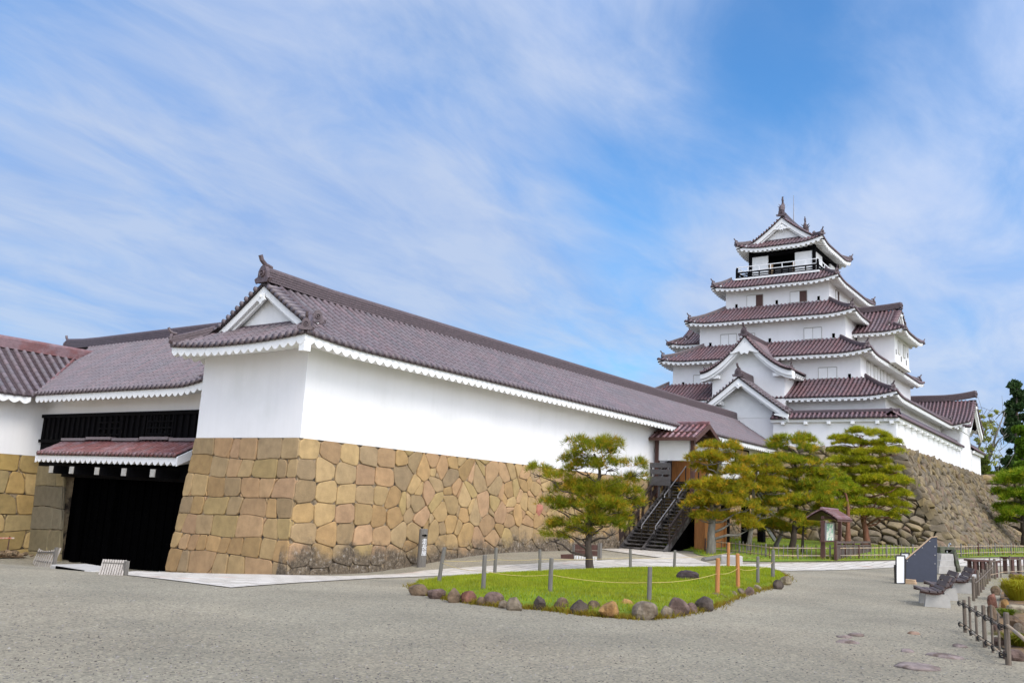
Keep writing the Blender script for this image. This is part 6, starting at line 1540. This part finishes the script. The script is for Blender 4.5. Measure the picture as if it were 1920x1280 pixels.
f1 = [gpt(*q) for q in ((1810,1185),(1820,1191),(1832,1201),(1847,1213),(1862,1223),(1875,1232),(1891,1246))]
post_fence('near fence of rough stakes and two poles tied with black twine', f1, [.036, .022, .024, .034, .020, .019, .043], [.60, .70, .60, .68, .74, .66, .74], (.53, .14), .018)
f1b = [gpt(1891,1246), gpt(1940,1275)]; 
mb = MB(); a, b = f1b; mb.tube([a+V3(0,0,.56), (a+b)/2+V3(0,0,.50), b+V3(0,0,.42)], .026, 8); tag(mb.build('bamboo_pole', M['bamboo'], None), 'bare pale pole leaving the last near fence post towards the right edge', 'pole')
f2 = [gpt(*q) for q in ((1826,1126),(1831,1121),(1835,1116),(1840,1110),(1844,1105),(1848,1099),(1852,1094),(1856,1089),(1860,1083))]
post_fence('row of close set stakes running back between the benches and the stone edging', f2, [.042, .028, .04, .032], [.66, .56, .74, .6], (.50,), .016, False)
f3 = [gpt(*q) for q in ((1857,1087),(1866,1085),(1877,1082),(1895,1081),(1913,1080),(1931,1080))]
post_fence('thin far fence crossing behind the rocks towards the right edge', f3, [.03, .05, .022], [.85, .78, .8], (.70, .22), .014, False)
GRK = 'rocks edging the planting bed at the right'
rk = [(1868,1105,9,10,'brown','brown edging stone at the far end of the dry channel'), (1862,1123,10,16,'reddish','long reddish kerb rock in the middle of the dry channel edge'), (1860,1147,10,16,'brown','tall brown kerb rock behind the near tied fence'),
      (1868,1175,10,14,'purple','purple edging rock between the stakes of the near fence'), (1873,1200,16,10,'purple','flat purple rock behind the lower rail of the near fence'), (1903,1225,22,12,'purple','large low purple rock right of the last fence post'),
      (1908,1139,20,12,'pale','pale lichen crusted rock in front of the yellow grass'), (1905,1162,22,16,'brown','brown boulder below the lichen crusted rock'), (1915,1178,18,14,'grey','grey boulder at the right edge below the brown one'),
      (1890,1095,12,10,'reddish','reddish boulder at the back of the planting bed'), (1905,1080,14,8,'purple','pinkish boulder behind the yellow grass by the far fence'), (1893,1112,10,9,'grey','grey rock at the left of the yellow grass'), (1886,1130,8,12,'rusty','rusty upright stone across the dry channel')]
for i, (px, py, rx_, ry_, c, lab) in enumerate(rk):
    p = gpt(px, py+ry_); s = float((p-EYE)@FW)/FOC; mb = MB(); mb.blob((p[0]+.2*rx_*s, p[1]+.1*rx_*s, p[2]+ry_*s*.5), (rx_*s*1.05, rx_*s*.9, ry_*s*1.25), 400+i, RC[c], .2, 14, 10, rz=fwd+i)
    tag(mb.build('edging_rock', M['rock'], None), lab, 'rock', GRK)
bed = [gpt(*q) for q in ((1878,1215),(1872,1180),(1872,1140),(1878,1110),(1888,1090),(1935,1088),(1990,1150),(1990,1215),(1940,1245))]
sheet_from('planting_bed', bed, .03, M['soil'], crown=.10)
def clump(name, label, q, n, h, spread, c0, c1, seed):
    r = np.random.default_rng(seed); b = gpt(*q); b[2] += .05; root_ = b
    a = r.uniform(0, 6.28, n); out = r.uniform(.2, 1, n)*spread; s0 = b+np.stack([np.cos(a)*out*.35, np.sin(a)*out*.35, np.zeros(n)], -1); hh = h*r.uniform(.6, 1.15, n)
    mid = s0+np.stack([np.cos(a)*out*.4, np.sin(a)*out*.4, hh*.8], -1); tip = s0+np.stack([np.cos(a)*out*1.1, np.sin(a)*out*1.1, hh*.75], -1); sd_ = np.stack([-np.sin(a), np.cos(a), np.zeros(n)], -1)*.007
    v = np.stack([s0-sd_, s0+sd_, mid+sd_, mid-sd_, mid-sd_, mid+sd_, tip+sd_*.2, tip-sd_*.2], 1).reshape(-1, 3); t = r.uniform(0, 1, (n, 1)); c = np.repeat(np.array(c0)*(1-t)+np.array(c1)*t, 8, 0)
    return tag(tris(name, M['grass'], v, c, None, 4), label, 'plant')
clump('grass_clump', 'yellow ornamental grass clump among the rocks at the right edge', (1912, 1128), 900, .62, .75, (.30,.24,.02), (.40,.40,.05), 1)
clump('grass_clump', 'yellow green grass tuft hanging over the rock below the far fence', (1918, 1105), 600, .5, .6, (.34,.22,.03), (.34,.36,.04), 2)
clump('grass_clump', 'low green moss tuft at the foot of the boulders by the last near post', (1912, 1215), 400, .22, .45, (.12,.15,.01), (.22,.2,.03), 3)
clump('grass_clump', 'small green tuft in the dry channel under the lichen crusted rock', (1888, 1160), 260, .2, .3, (.1,.16,.01), (.2,.25,.03), 4)
# flat stones bedded in the gravel
GF = 'flat stones bedded in the gravel'
for i, (px, py, rx_, ry_, lab) in enumerate(((1583,1194,16,5,'flat pinkish stone in the gravel, the left of the upper pair'), (1606,1191,18,4,'thin flat pale stone in the gravel, topmost of the group'), (1588,1204,22,7,'broad pinkish flat stone in the gravel below the upper pair'),
      (1714,1188,12,3,'small orange pink flat stone alone in the gravel'), (1702,1221,14,4,'flat brown stone left of the larger ridge stone in the gravel'), (1770,1230,32,7,'long purple ridge stone in the gravel near the fence'), (1720,1250,50,10,'widest flat purple stone in the gravel near the bottom edge'), (1800,1212,14,3,'faint flat stone in the gravel above the long ridge stone'))):
    p = gpt(px, py); s = float((p-EYE)@FW)/FOC; mb = MB(); dep = ry_*s*float((p-EYE)@FW)/1.9*.9
    mb.blob((p[0], p[1], p[2]), (rx_*s, min(dep, rx_*s*.9), .05), 440+i, (.27,.215,.195) if i != 3 else (.36,.24,.17), .25, 16, 8, rz=fwd); tag(mb.build('flat_stone', M['rock'], None, True), lab, 'stone', GF)
# loose pebbles lying on the gravel
n = 5200; px = rng.uniform(-20, 1900, n); py = 1075+205*rng.uniform(0, 1, n)**.8; mb = MB()
for a, b in zip(px, py):
    p = gpt(a, b) if False else EYE+ray(a, b)*((.62-2.5)/ray(a, b)[2]); z = float(G(p[0], p[1]))
    if in_poly(ISL, np.array([p[0]]), np.array([p[1]]))[0]: continue
    s = rng.uniform(.006, .017); g_ = rng.uniform(.3, 1.0); c = (.34*g_, .315*g_, .285*g_); an = rng.uniform(0, 6.28); vs = [(p[0]+s*math.cos(an+k*1.57)*(1.2 if k % 2 else .8), p[1]+s*math.sin(an+k*1.57)*(1.2 if k % 2 else .8), z) for k in range(4)]+[(p[0], p[1], z+s*.8)]
    mb.add(vs, [(0,1,4),(1,2,4),(2,3,4),(3,0,4)], c)
tag(mb.build('pebbles', M['rock'], None), kind='stuff')
